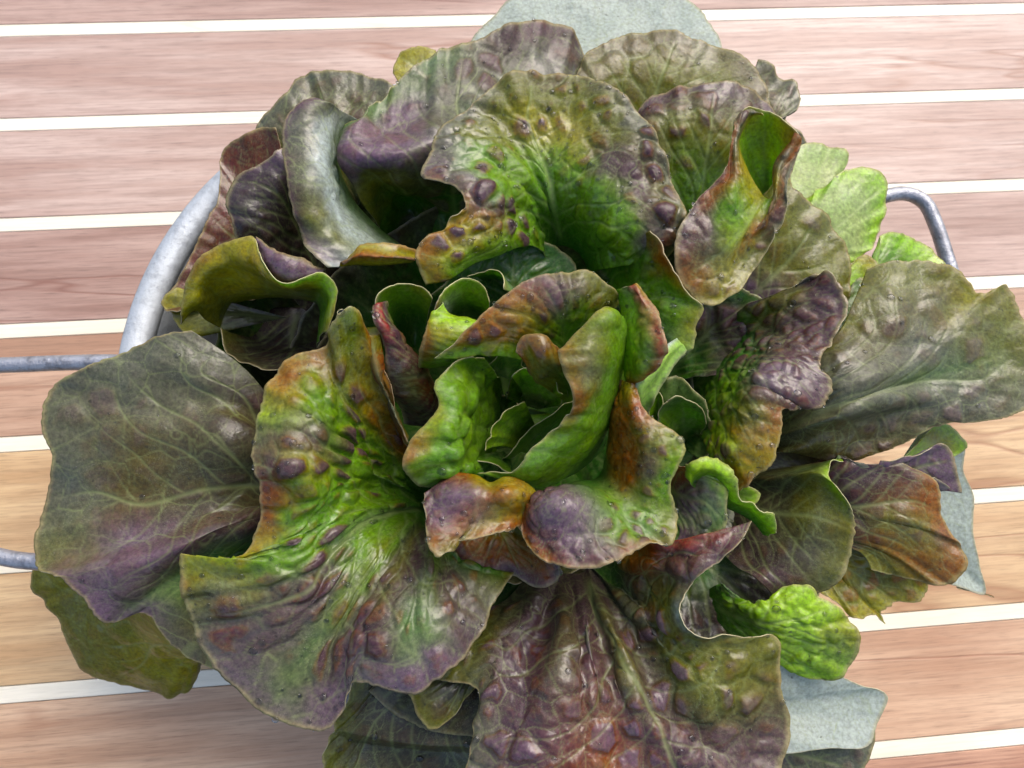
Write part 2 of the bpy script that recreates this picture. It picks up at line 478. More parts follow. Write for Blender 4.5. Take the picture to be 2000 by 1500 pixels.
DROPS = []
def build(L, idx):
    K = len(L['rows'][0][0])
    R = len(L['rows'])
    A = np.zeros((R, K, 3)); Cc = np.zeros((R, K, 3)); PX = np.zeros((R, K, 2))
    for i, (pts, c) in enumerate(L['rows']):
        assert len(pts) == K, (idx, i, L['rows'][0])
        c = c or L['cols']
        c = [c[min(int(round(k * (len(c) - 1) / (K - 1))), len(c) - 1)] for k in range(K)]
        for k, p in enumerate(pts):
            if k == K - 1 and pts[-2][2] > p[2]:
                p = (p[0], p[1], p[2] + L['flat'] * (pts[-2][2] - p[2]))
            A[i, k] = at(*p); PX[i, k] = p[:2]; Cc[i, k] = PIG[c[k]]
    # parameters by mean chord length
    dv = np.linalg.norm(np.diff(A, axis=0), axis=2)[:, K // 2:].mean(1) + .05
    du = np.linalg.norm(np.diff(A, axis=1), axis=2).mean(0) + .02
    pv = np.r_[0, np.cumsum(dv)]; pu = np.r_[0, np.cumsum(du)]
    lv = np.linalg.norm(np.diff(PX, axis=0), axis=2).sum(0).max(); lu = np.linalg.norm(np.diff(PX, axis=1), axis=2).sum(1).max()
    nv = int(np.clip(lv / L['step'], 24, 420)); nu = int(np.clip(lu / L['step'], 16, 300))
    tv = np.linspace(0, pv[-1], nv); tu = np.linspace(0, pu[-1], nu)
    G = spline(A, pv, tv)
    G = spline(np.swapaxes(G, 0, 1).copy(), pu, tu)          # [nu, nv, 3]
    G = np.swapaxes(G, 0, 1)                                   # [nv, nu, 3]
    # pigment: linear interpolation with a wandering border
    lin = lambda Z, par, t: np.stack([np.interp(t, par, Z[:, j]) for j in range(Z.shape[1])], 1)
    sd = idx * 17 + 3
    U = (tu / pu[-1])[None, :].repeat(nv, 0); V = (tv / pv[-1])[:, None].repeat(nu, 1)
    P0 = G.reshape(-1, 3).copy(); nvv0 = len(P0)
    wand = (vnoise(P0, 1.1, sd) * .07 + vnoise(P0, .45, sd + 1) * .05 + vnoise(P0, .2, sd + 2) * .035).reshape(nv, nu) * pu[-1]
    tq = np.clip(tu[None, :] + wand, 0, pu[-1] - 1e-6)
    wand2 = (vnoise(P0, 1.4, sd + 4) * .22 + vnoise(P0, .5, sd + 5) * .12 + vnoise(P0, .2, sd + 6) * .08).reshape(nv, nu)
    vq = np.clip(tv[:, None] + wand2, 0, pv[-1] - 1e-6)
    Cs = Cc.copy(); Cs[1:-1] = Cc[1:-1] * .7 + (Cc[:-2] + Cc[2:]) * .15
    iu = np.clip(np.searchsorted(pu, tq, side='right') - 1, 0, K - 2); fu = ((tq - pu[iu]) / (pu[iu + 1] - pu[iu]))[..., None]
    iv = np.clip(np.searchsorted(pv, vq, side='right') - 1, 0, R - 2); fv = ((vq - pv[iv]) / (pv[iv + 1] - pv[iv]))[..., None]
    fu = fu * fu * (3 - 2 * fu)
    col = ((Cs[iv, iu] * (1 - fu) + Cs[iv, iu + 1] * fu) * (1 - fv) + (Cs[iv + 1, iu] * (1 - fu) + Cs[iv + 1, iu + 1] * fu) * fv)
    # margin: teeth and ruffle
    m_u = U ** 6
    ray = G[:, -1] - G[:, -2]; ray /= np.linalg.norm(ray, axis=1)[:, None] + 1e-9
    e = G[:, -1]
    edge_len = np.r_[0, np.cumsum(np.linalg.norm(np.diff(e, axis=0), axis=1))]
    one = np.stack([edge_len, edge_len * 0 + idx * 3.1, edge_len * 0], 1)
    tooth = (vnoise(one, .55, sd + 5) * 1.6 + np.abs(vnoise(one, .22, sd + 6)) * 1.0 + vnoise(one, .09, sd + 7) * .35) * L['tooth'] * 1.4
    fade = np.minimum(1, np.minimum(V[:, 0], 1 - V[:, 0]) * 12 + .2)
    G = G + (U ** 9)[..., None] * (tooth * fade)[:, None, None] * ray[:, None, :]
    def normals(G):
        a = np.gradient(G, axis=0); b = np.gradient(G, axis=1)
        n = np.cross(a, b); n /= np.linalg.norm(n, axis=2)[..., None] + 1e-9
        return n
    n = normals(G)
    view = np.array([0, 0, CAM_H]) - G
    flip = (n * view).sum(2).mean() < 0
    if flip:
        n = -n
    ruf = (np.sin(edge_len * 4.6 + vnoise(one, .9, sd + 8) * 4) * .8 + vnoise(one, .4, sd + 9) * 1.2 + vnoise(one, .2, sd + 10) * .4) * L['ruffle'] * .9
    G = G + (U ** 4)[..., None] * ruf[:, None, None] * n
    if L['wave']:
        wa, wn = L['wave']
        G = G + n * (wa * np.sin(V * wn * 6.283 + vnoise(P0, 1.5, sd + 40).reshape(nv, nu) * 1.2) * sstep(.08, .5, U) * (1 - .4 * U))[..., None]
    # crumple
    F = G.reshape(-1, 3)
    cr = (vnoise(P0, 1.3, sd + 11) * .15 + vnoise(P0, .6, sd + 12) * .05).reshape(nv, nu) * np.minimum(1, U * 3)
    amp_l = min(1.0, L['blister'] / .06)
    # blisters between a net of veins
    if L['stretch']:
        PV = np.stack([(V * pv[-1]).reshape(-1), (U * pu[-1] * L['stretch']).reshape(-1), np.full(nvv0, idx * 1.7)], 1)
    else:
        PV = P0
    warp = np.stack([vnoise(P0, .5, sd + 20 + k) for k in range(3)], 1) * .14
    f1, f2, pid = voronoi(PV + warp, L['size'], sd)
    dd = (f2 - f1).reshape(nv, nu)
    dome = sstep(0, .62, dd)
    hi = .50 + .50 * sstep(.15, .85, pid.reshape(nv, nu))
    f1b, f2b, pidb = voronoi(P0 + warp * 1.3, L['size'] * .42, sd + 50)
    ddb = (f2b - f1b).reshape(nv, nu); domeb = sstep(0, .5, ddb)
    mask = sstep(.02, .25, U) * (1 - .55 * sstep(.88, 1, U)) * (.55 + .45 * sstep(-.4, .4, vnoise(P0, 1.6, sd + 30).reshape(nv, nu)))
    cross = np.linalg.norm(np.gradient(G, axis=0), axis=2)
    cross = cross / (cross.max(axis=1, keepdims=True).mean() + 1e-9)
    mask = mask * sstep(.10, .42, cross)
    # a midrib with branching side veins
    rib = np.zeros((nv, nu))
    if L['veins'] > 0:
        scale = np.linalg.norm(np.gradient(G, axis=0), axis=2) * (nv - 1)
        scale = np.maximum(scale, .3)
        wob = lambda q, a: (vnoise(np.stack([tu, tu * 0 + q, tu * 0 + idx], 1), 1.3, sd + 60) * a)[None, :]
        mid = .5 + wob(1, .05)
        dist = np.abs(V - mid) * scale
        rib = np.exp(-(dist / (.115 * (1 - U) ** .8 + .022)) ** 2) * (1 - sstep(.80, 1.0, U))
        for sg in (-1, 1):
            for k in range(6):
                u0 = .04 + .135 * k + (.05 if sg > 0 else 0)
                du_ = np.clip(U - u0, 0, 1)
                spread = .50 - .035 * k
                c = mid + sg * spread * (1 - np.exp(-du_ * (3.4 if k < 2 else 2.4))) + wob(7 + k * sg, .035)
                dist = np.abs(V - c) * scale
                wid = (.060 * (1 - U) ** .7 + .016)
                rib = np.maximum(rib, .72 * np.exp(-(dist / wid) ** 2) * (U > u0) * (1 - sstep(.72, .97, U)))
    rib *= L['veins']
    disp = L['blister'] * (dome * hi * mask + .08 * domeb * mask) - rib * np.minimum(L['blister'] * .35, .035) + cr * amp_l
    n = normals(G)
    if flip:
        n = -n
    sgn = -1 if L['under'] else 1
    G = G + n * (disp * sgn)[..., None]
    vein = np.clip((1 - sstep(.0, .045, dd)) * (.50 + .35 * sstep(-.3, .5, vnoise(P0, 1.2, sd + 35).reshape(nv, nu))) + rib, 0, 1) * sstep(0.02, .1, U)
    vein = np.maximum(vein, (1 - sstep(0, .10, ddb)) * .25)
    # red pigment sits on the tops of the blisters, green stays in the valleys
    pc = np.array(PIG[L['dome']])
    X = dome * (.45 + .55 * sstep(.1, .7, pid.reshape(nv, nu))) * mask + .10 * vnoise(P0, .16, sd + 33).reshape(nv, nu) + .06 * vnoise(P0, .07, sd + 34).reshape(nv, nu)
    where = L['purple'] * sstep(-.6, .2, vnoise(P0, 1.5, sd + 31).reshape(nv, nu) + (U - .5) * 1.0)
    ring = (where * .45 * sstep(.22, .42, X))[..., None]
    core = (where * 1.0 * sstep(.40, .62, X))[..., None]
    col = col * (1 - ring) + np.array(PIG['r']) * .75 * ring
    col = col * (1 - core) + pc * core
    if L['edge']:
        em = sstep(1 - .10 / pu[-1] - .004, 1 - .02 / pu[-1], U)[..., None]
        col = col * (1 - .6 * em) + np.array((.36, .30, .16)) * .6 * em
    # stay out of the bowl and the table
    F = G.reshape(-1, 3)
    low = height_floor(F[:, 0], F[:, 1])
    under_ = F[:, 2] < low
    if under_.any():
        for _ in range(2):
            d = F - np.array([0, 0, CAM_H])
            t = (low - CAM_H) / d[:, 2]
            F = np.where(under_[:, None], np.array([0, 0, CAM_H]) + d * t[:, None], F)
            low = height_floor(F[:, 0], F[:, 1]); under_ = F[:, 2] < low - .01
        G = F.reshape(nv, nu, 3)
    nvv = nv * nu
    me = bpy.data.meshes.new("leaf")
    ids = np.arange(nvv).reshape(nv, nu)
    q = np.stack([ids[:-1, :-1], ids[1:, :-1], ids[1:, 1:], ids[:-1, 1:]], -1).reshape(-1, 4)
    if flip:
        q = q[:, ::-1]
    me.vertices.add(nvv); me.vertices.foreach_set("co", (G.reshape(-1) * CM).astype(np.float32))
    me.loops.add(len(q) * 4); me.loops.foreach_set("vertex_index", q.reshape(-1).astype(np.int32))
    me.polygons.add(len(q)); me.polygons.foreach_set("loop_start", (np.arange(len(q)) * 4).astype(np.int32))
    me.polygons.foreach_set("use_smooth", np.ones(len(q), bool))
    a = me.attributes.new("pigment", 'FLOAT_COLOR', 'POINT')
    a.data.foreach_set("color", np.concatenate([np.clip(col, 0, 1), np.ones((nv, nu, 1))], 2).reshape(-1).astype(np.float32))
    a = me.attributes.new("relief", 'FLOAT_VECTOR', 'POINT')
    a.data.foreach_set("vector", np.stack([vein, dome, U], -1).reshape(-1).astype(np.float32))
    me.update(calc_edges=True)
    for m in (LEAF_UNDER if L['under'] else LEAF):
        me.materials.append(m)
    o = bpy.data.objects.new("leaf", me)
    C.link(o); o.parent = lettuce
    if L['label']:
        o['label'] = L['label']
    s = o.modifiers.new("thickness", 'SOLIDIFY'); s.thickness = L['thick'] * CM; s.offset = -1
    s.material_offset = 1; s.material_offset_rim = 2; s.use_even_offset = False
    if L['drops'] > 0:
        area = np.linalg.norm(np.gradient(G, axis=0), axis=2) * np.linalg.norm(np.gradient(G, axis=1), axis=2)
        nn = normals(G) * (-1 if flip else 1)
        w = (area * (U > .3) * (nn[..., 2] > .35)).reshape(-1)
        k = int(w.sum() * L['drops'] * 1.5)
        if k:
            pick = rng.choice(nvv, k, p=w / w.sum())
            for i in pick:
                DROPS.append((G.reshape(-1, 3)[i], nn.reshape(-1, 3)[i], .022 + .085 * rng.rand() ** 3))
# ---- leaves, outer and lower ones first; every point is x, y in the photograph and its height in cm
# hidden outer and inner body of the head
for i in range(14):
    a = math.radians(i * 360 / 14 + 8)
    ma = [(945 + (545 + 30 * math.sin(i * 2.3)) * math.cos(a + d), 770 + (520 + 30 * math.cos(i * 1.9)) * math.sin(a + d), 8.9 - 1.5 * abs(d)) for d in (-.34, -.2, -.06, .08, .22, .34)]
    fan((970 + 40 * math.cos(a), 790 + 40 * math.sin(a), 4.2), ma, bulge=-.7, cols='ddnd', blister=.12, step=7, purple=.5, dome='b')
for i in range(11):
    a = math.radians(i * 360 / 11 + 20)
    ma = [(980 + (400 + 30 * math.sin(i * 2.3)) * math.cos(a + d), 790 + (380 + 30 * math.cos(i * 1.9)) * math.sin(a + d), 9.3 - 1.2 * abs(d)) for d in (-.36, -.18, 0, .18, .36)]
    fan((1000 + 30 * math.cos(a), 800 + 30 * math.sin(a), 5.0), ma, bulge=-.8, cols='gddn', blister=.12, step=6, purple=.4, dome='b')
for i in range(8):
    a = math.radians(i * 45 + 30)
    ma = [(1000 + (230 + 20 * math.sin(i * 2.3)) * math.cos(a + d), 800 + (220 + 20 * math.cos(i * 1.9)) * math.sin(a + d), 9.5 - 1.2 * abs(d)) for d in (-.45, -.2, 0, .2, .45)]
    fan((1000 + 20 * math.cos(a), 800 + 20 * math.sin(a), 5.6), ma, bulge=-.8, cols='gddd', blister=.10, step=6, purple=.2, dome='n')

# lower right body reaching over the rim
fan((1250, 900, 8.0), [(1480, 800, 9.4), (1560, 830, 9.6), (1600, 880, 9.6), (1610, 940, 9.5), (1600, 1010, 9.4), (1560, 1060, 9.4), (1500, 1100, 9.4)], bulge=.5, cols='ddnn', blister=.10, purple=.6, dome='b', step=5)
fan((1250, 1000, 8.0), [(1540, 1030, 9.5), (1585, 1090, 9.5), (1600, 1150, 9.4), (1580, 1210, 9.4), (1530, 1260, 9.4), (1460, 1290, 9.4), (1400, 1300, 9.4), (1340, 1300, 9.4)], bulge=.5, cols='ddbn', blister=.10, purple=.5, dome='b', step=5)
fan((1050, 1050, 8.0), [(1350, 1250, 9.4), (1300, 1330, 9.4), (1200, 1390, 9.4), (1080, 1430, 9.4), (960, 1440, 9.4), (820, 1420, 9.4), (720, 1350, 9.4)], bulge=.3, cols='ddbn', blister=.10, purple=.5, dome='b', step=6)

# bottom left low leaf
leaf("""
470 1010 9.6; 330 1045 10.0; 180 1080 7.6; 62 1112 5.0
470 1020 9.5; 330 1070 10.0; 190 1120 7.0; 72 1160 4.6
470 1040 9.4; 330 1100 9.9; 220 1150 7.0; 112 1208 4.4
470 1060 9.3; 340 1140 9.8; 240 1220 7.0; 140 1270 4.0 | oyoo
470 1080 9.3; 370 1190 9.6; 270 1260 6.6; 178 1318 3.6 | yyyo
470 1090 9.3; 390 1210 9.5; 310 1280 6.6; 250 1340 3.6 | yyyo
480 1100 9.3; 410 1220 9.5; 370 1290 6.6; 348 1357 3.8 | oyyo
490 1110 9.2; 440 1220 9.4; 410 1270 7.2; 396 1300 5.0 | oyyo
500 1120 9.2; 460 1210 9.2; 440 1240 8.5; 425 1260 7.0 | oyyo
""", cols='oyyo', blister=.05, purple=.25, dome='m', size=.8, flat=.3)
# big purple grey leaf at the left
leaf("""
600 890 8.0; 540 790 10.4; 470 712 11.2; 375 646 11.6 | bbkk
600 920 8.0; 500 795 10.8; 375 720 11.6; 300 662 11.6 | bbkk
600 930 8.0; 480 800 11.0; 340 745 11.6; 228 690 11.0 | bnkk
600 940 8.0; 465 815 11.2; 300 770 11.5; 165 718 10.4 | bmkk
600 950 8.0; 460 830 11.3; 260 800 11.3; 100 765 9.6 | bbkk
600 955 8.0; 450 865 11.4; 250 840 11.3; 82 830 9.2 | bnmk
600 960 8.0; 445 900 11.3; 260 890 11.2; 101 900 9.0 | bnmk
600 970 8.0; 440 935 11.0; 260 950 10.9; 86 955 8.8 | bnmk
600 975 8.0; 440 970 10.7; 260 1000 10.8; 76 1030 8.6 | bnmk
600 985 8.0; 440 1000 10.6; 260 1050 10.8; 72 1100 8.8 | bmvo
600 990 8.0; 440 1030 11.2; 300 1090 11.5; 120 1130 9.4 | bpvv
600 1000 8.0; 440 1050 11.0; 300 1120 11.2; 168 1180 9.4 | bppv
600 1010 8.0; 440 1070 10.3; 320 1140 10.6; 215 1214 9.4 | bdtv
600 1020 8.0; 440 1090 9.9; 350 1150 10.4; 277 1194 10.0 | bdtv
600 1030 8.0; 440 1100 9.8; 380 1190 10.0; 335 1262 9.6 | bdmk
600 1040 8.0; 450 1120 9.6; 430 1240 9.6; 425 1310 9.4 | bdmm
""", blister=.06, purple=.2, dome='v', size=1.05, tooth=.045, drops=.3, ruffle=.03, wave=(.10, 4), label="broad grey purple leaf hanging over the left handle")
# top left group
fan((700, 400, 8), [(505, 268, 9.4), (502, 248, 9.6), (530, 213, 9.8), (558, 188, 10), (583, 153, 10), (630, 138, 10.2), (690, 137, 10.2), (745, 155, 10.2), (790, 185, 10)],
    bulge=.9, cols='nomk', blister=.06, purple=.3, dome='v')
fan((600, 560, 7.5), [(540, 250, 10.6), (503, 252, 10.4), (470, 268, 10.2), (434, 292, 10), (430, 345, 9.9), (420, 400, 9.8), (388, 470, 9.8), (350, 545, 9.8), (318, 597, 9.8), (352, 606, 10.2)],
    bulge=.5, cols='bccc', blister=.05, purple=.5, dome='b', label="dark reddish brown leaf inside the rim")
fan((560, 620, 9.0), [(345, 560, 9.8), (318, 595, 9.8), (330, 606, 9.8), (350, 640, 9.7), (380, 660, 9.5)], bulge=.2, cols='nnoy', blister=.03, purple=0, size=.5)
leaf("""
640 640 8; 560 560 9.5; 510 470 10.6; 478 500 10.4
640 620 8; 560 520 9.8; 500 450 11.0; 458 445 10.9
640 600 8; 570 480 10.0; 510 410 11.2; 447 395 11.2
650 580 8; 580 440 10.0; 530 370 11.3; 462 348 11.3
650 560 8; 600 410 10.0; 550 345 11.3; 505 325 11.4 | bbbv
660 540 8; 620 390 10.0; 580 320 11.3; 540 296 11.5 | bbvv
670 530 8; 640 380 9.8; 620 310 11.0; 590 270 11.3 | bbvv
""", cols='bbbb', blister=.11, size=.8, purple=.2, dome='p', drops=.2, label="dark purple puckered lobe")
# upright pale leaf with its underside showing
leaf("""
700 235 11.0; 668 214 12.3; 642 199 12.9; 612 194 12.6 | wkkv
676 262 11.2; 640 245 12.7; 602 232 13.0; 566 232 12.5 | twkp
664 310 11.2; 632 300 12.9; 600 300 13.1; 555 290 12.5 | twkp
676 360 11.0; 640 368 12.8; 605 372 13.2; 566 360 12.6 | twkp
702 405 10.5; 655 425 12.6; 615 430 13.0; 576 420 12.6 | twop
745 448 10.0; 700 468 12.0; 650 468 12.8; 588 462 12.8 | twop
800 488 9.8; 755 490 11.5; 700 505 12.4; 612 497 12.9 | ttwv
822 500 9.8; 780 505 11.2; 720 514 12.2; 640 524 12.8 | ttww
""", blister=.07, size=.7, purple=0, ruffle=.03, veins=.5, label="upright pale grey green leaf fold")
leaf("""
662 522 12.6; 668 515 13.0; 676 506 12.8; 686 500 12.4
695 518 12.8; 696 500 13.3; 700 486 13.1; 706 478 12.6
735 519 12.9; 736 500 13.4; 738 485 13.2; 742 474 12.8
775 516 12.8; 778 502 13.2; 782 490 13.0; 788 480 12.7
808 512 12.6; 812 506 12.8; 815 500 12.6; 820 494 12.4
""", cols='yryr', blister=.05, size=.3, purple=.3, dome='r', ruffle=.02, veins=0, label="narrow orange rolled leaf edge")
# pale underside leaf at the top edge, then the yellow tip
fan((1150, 230, 9.2), [(905, 110, 8.9), (925, 72, 8.9), (955, 38, 8.8), (1000, -2, 8.8), (1070, -38, 8.6), (1170, -52, 8.6), (1270, -40, 8.6), (1340, -5, 8.6), (1382, 38, 8.8), (1412, 85, 9), (1400, 130, 9.2)],
    bulge=.5, cols='wwww', blister=.03, purple=.0, under=True, veins=.4, ruffle=.01, label="pale blue grey underside of the topmost leaf")
fan((880, 180, 9.6), [(790, 170, 10), (772, 150, 10), (770, 122, 10), (785, 100, 10), (812, 97, 10), (850, 98, 10)], bulge=.2, cols='oyyy', blister=.03, purple=0)
# big top leaf with the lavender fold
leaf("""
850 520 8.6; 770 470 8.4; 712 405 11.0; 672 335 12.2; 664 300 12.5; 668 242 11.6 | gdovvt
855 500 8.6; 790 420 8.6; 720 360 11.6; 690 320 12.6; 680 270 12.8; 700 222 11.8 | gdovvt
865 490 8.8; 800 400 8.8; 750 345 11.8; 730 310 12.8; 725 260 12.6; 742 195 11.6 | gdovvt
880 490 9.0; 820 400 9.0; 790 350 11.8; 785 300 12.8; 785 240 12.2; 790 148 11.2 | gdovvk
900 490 9.0; 850 400 9.2; 840 340 11.6; 845 280 12.6; 845 210 12.0; 850 103 10.8 | ddpvkt
920 490 7.8; 890 400 9.4; 895 320 11.2; 905 250 12.0; 910 180 11.8; 925 76 10.6 | dddtkk
950 490 8.0; 940 390 9.6; 955 300 11.0; 970 220 11.6; 980 150 11.4; 1000 50 10.4 | dddkkp
980 490 8.0; 990 390 9.6; 1020 290 10.8; 1040 210 11.2; 1050 140 11.0; 1070 44 10.2 | dddtkp
1010 490 8.0; 1030 390 9.6; 1070 290 10.4; 1090 220 10.8; 1110 160 10.6; 1132 70 10.0 | dddtkp
1030 490 8.0; 1060 390 9.4; 1100 300 10.2; 1125 240 10.4; 1140 190 10.2; 1152 120 9.8 | dddtkk
""", blister=.13, purple=.45, dome='v', size=1.0, tooth=.03, drops=.4, label="large grey green top leaf with a lavender fold")
# top right group
fan((1250, 330, 8.6), [(1125, 190, 10), (1128, 150, 10.2), (1142, 112, 10.3), (1180, 85, 10.3), (1240, 66, 10.3), (1300, 58, 10.3), (1360, 74, 10.3), (1420, 96, 10.2), (1462, 126, 10.2), (1490, 165, 10.1), (1512, 225, 10)],
    bulge=.8, cols='toom', blister=.07, purple=.35, dome='m', size=.9, drops=.3)
fan((1420, 300, 8.8), [(1480, 118, 9.7), (1508, 128, 9.7), (1524, 148, 9.7), (1548, 152, 9.8), (1563, 182, 9.8), (1556, 212, 9.8), (1532, 234, 9.7), (1562, 258, 9.6), (1592, 292, 9.5)],
    bulge=.4, cols='ommk', blister=.06, purple=.4, dome='p', size=.5)
fan((1345, 500, 8.6), [(1235, 250, 11), (1250, 212, 11.4), (1280, 184, 11.6), (1325, 169, 11.8), (1380, 162, 11.9), (1440, 166, 11.8), (1482, 184, 11.6), (1508, 220, 11.3), (1500, 290, 11)],
    bulge=1.3, cols='dgop', blister=.13, purple=.8, dome='p', size=.66, drops=1.5)
# pale green leaves at the right
fan((1560, 470, 9.6), [(1520, 330, 9.8), (1545, 296, 9.8), (1580, 279, 9.8), (1622, 284, 9.8), (1657, 300, 9.8), (1650, 332, 9.7), (1612, 375, 9.7)], bulge=.4, cols='lzzz', blister=.02, purple=0, veins=.5)
fan((1560, 500, 9.8), [(1572, 386, 10.2), (1608, 362, 10.3), (1645, 338, 10.3), (1690, 325, 10.3), (1724, 342, 10.2), (1733, 400, 10.0), (1728, 430, 9.9), (1708, 476, 9.7), (1662, 517, 9.6), (1640, 540, 9.6)],
    bulge=.6, cols='lzzl', blister=.05, purple=0, veins=1.0, label="pale lime green fan shaped leaf by the right handle")
fan((1640, 640, 9.6), [(1712, 560, 9.6), (1718, 500, 9.5), (1722, 462, 9.4), (1750, 455, 9.3), (1790, 470, 9.1), (1832, 505, 9), (1860, 540, 9)], bulge=.2, cols='gggl', blister=.05, purple=0, size=.5)
fan((1560, 640, 9.6), [(1640, 560, 10), (1660, 515, 10), (1690, 500, 10), (1710, 520, 10), (1700, 590, 10)], bulge=.2, cols='gyly', blister=.05, purple=.1)
fan((1560, 680, 9.8), [(1650, 590, 10.3), (1680, 545, 10.3), (1692, 580, 10.3), (1670, 630, 10.4), (1640, 690, 10.4)], bulge=.2, cols='ddtt', blister=.05, purple=.3)
fan((1380, 690, 8.4), [(1440, 460, 11), (1500, 380, 11.3), (1536, 344, 11.5), (1548, 372, 11.5), (1580, 398, 11.4), (1622, 432, 11.2), (1646, 475, 11), (1658, 530, 10.9), (1650, 600, 10.8), (1600, 650, 10.6)],
    bulge=1.2, cols='dvoo', blister=.10, purple=.5, dome='p', size=.9, drops=.4)
# right side inner body
fan((1270, 760, 8.0), [(1290, 560, 10.4), (1380, 560, 10.8), (1460, 570, 11), (1500, 600, 11), (1500, 660, 10.8), (1450, 720, 10.5)], bulge=.4, cols='gdpd', blister=.14, purple=.6, dome='v', size=.8, drops=1.0)
# large leaf at the right
leaf("""
1480 820 9.4; 1570 730 11.3; 1640 650 11.7; 1692 522 11.0 | nkoo
1480 830 9.4; 1590 730 11.8; 1700 640 12.0; 1742 511 11.0 | nkmo
1480 835 9.4; 1600 740 12.0; 1730 650 12.1; 1800 511 10.8 | nkmo
1480 840 9.4; 1610 745 12.2; 1750 660 12.1; 1835 509 10.6 | nkmo
1480 845 9.4; 1620 750 12.2; 1760 670 12.1; 1878 527 10.3 | nkko
1480 850 9.4; 1630 760 12.2; 1780 680 12.0; 1915 567 10.0 | nkky
1480 852 9.4; 1640 765 12.2; 1800 690 11.9; 1962 558 9.6 | nkko
1480 856 9.4; 1640 775 12.2; 1810 705 11.8; 1996 612 9.2 | nkko
1480 862 9.4; 1640 790 12.2; 1820 730 11.7; 2035 700 8.8 | nkto
1480 868 9.4; 1640 800 12.2; 1810 755 11.6; 2012 790 8.8 | nkkk
1480 874 9.4; 1630 815 12.1; 1780 785 11.5; 1925 820 9.2 | nkkk
1480 880 9.4; 1620 835 11.8; 1730 820 11.3; 1832 831 10.2 | nmkm
1480 885 9.4; 1600 858 11.3; 1680 860 10.9; 1752 870 10.4 | nmmm
1480 895 9.4; 1540 882 10.6; 1595 893 10.5; 1642 898 10.2 | nmmm
""", blister=.09, purple=.3, dome='v', size=.9, tooth=.05, ruffle=.02, wave=(.10, 3.5), drops=.5, veins=.6, label="broad grey olive leaf with pale veins at the right edge")
# lower right group
fan((1720, 960, 9.6), [(1800, 840, 9.6), (1850, 828, 9.5), (1884, 868, 9.4), (1880, 920, 9.2), (1899, 962, 9), (1900, 1040, 8.8), (1914, 1108, 8.6), (1924, 1158, 8.4), (1880, 1147, 8.8), (1820, 1130, 9.2)],
    bulge=.2, cols='wwww', blister=.015, purple=0, under=True, veins=.3, tooth=.015, ruffle=.008, label="smooth pale blue grey underside beside the rust leaf")
fan((1760, 900, 9.9), [(1800, 860, 10), (1845, 826, 9.8), (1870, 850, 9.7), (1884, 868, 9.6), (1850, 900, 9.7)], bulge=.1, cols='llyl', blister=.02, purple=0)
fan((1560, 1040, 9.4), [(1680, 1090, 9.6), (1812, 1122, 9.5), (1812, 1150, 9.3), (1790, 1170, 9.2), (1742, 1180, 9.2), (1722, 1192, 9.2), (1730, 1224, 9.0), (1702, 1200, 9.2), (1682, 1212, 9.2), (1640, 1180, 9.3), (1605, 1160, 9.4)],
    bulge=.2, cols='yyoy', blister=.05, purple=.5, dome='r', size=.6, tooth=.06, label="yellowed torn leaf with brown spots")
leaf("""
1500 960 8.8; 1600 900 10.2; 1640 890 10.8; 1642 897 10.8 | nppk
1500 960 8.8; 1620 920 10.6; 1680 905 11.0; 1700 910 10.8 | nppk
1500 965 8.8; 1640 940 10.6; 1730 915 11.1; 1760 905 10.9 | nbpk
1500 970 8.8; 1650 960 10.6; 1760 930 11.1; 1822 934 10.6 | nbbr
1500 975 8.8; 1660 980 10.5; 1770 970 11.0; 1836 985 10.5 | nbrr
1500 980 8.8; 1660 1000 10.4; 1770 1010 10.9; 1865 1045 10.4 | nbor
1500 985 8.8; 1660 1020 10.3; 1770 1040 10.7; 1886 1100 10.2 | nbor
1500 990 8.8; 1650 1040 10.2; 1750 1070 10.5; 1862 1139 10.0 | nbrr
1500 995 8.8; 1640 1050 10.0; 1720 1080 10.3; 1780 1132 9.9 | nboo
1500 1000 8.8; 1620 1060 9.9; 1680 1080 10.1; 1700 1112 9.8 | nboo
""", blister=.05, purple=.35, dome='p', size=.8, label="rust brown leaf with a scalloped tip at the lower right")
fan((1690, 940, 10.2), [(1720, 900, 11.1), (1765, 895, 11.2), (1800, 888, 11.2), (1832, 866, 11.2), (1858, 886, 11.1), (1866, 925, 10.9), (1876, 962, 10.7), (1834, 938, 11.0), (1780, 928, 11.0)],
    bulge=.2, cols='pvvv', blister=.07, purple=.5, dome='p', size=.4)
leaf("""
1635 892 10.4; 1640 893 10.7; 1645 896 11.0; 1648 900 11.2 | ttll
1600 903 10.6; 1604 903 11.0; 1612 904 11.4; 1618 906 11.6 | ottl
1420 930 8.6; 1520 930 10.4; 1590 920 11.6; 1626 938 11.9 | bnol
1410 950 8.6; 1520 960 10.2; 1600 960 11.4; 1655 985 11.8 | bnoo
1400 970 8.6; 1510 1000 10.2; 1600 1010 11.3; 1670 1035 11.6 | bnoo
1400 990 8.6; 1500 1040 10.2; 1590 1060 11.1; 1662 1080 11.4 | bnno
1400 1010 8.6; 1490 1070 10.2; 1570 1100 10.9; 1636 1128 11.1 | bbno
1390 1030 8.6; 1470 1100 10.1; 1540 1130 10.7; 1600 1156 10.8 | bbpk
1390 1050 8.6; 1440 1110 10.0; 1490 1140 10.4; 1520 1180 10.4 | bbpk
""", blister=.05, purple=.35, dome='p', size=.8, ruffle=.03, label="olive wavy leaf with a pale rim")
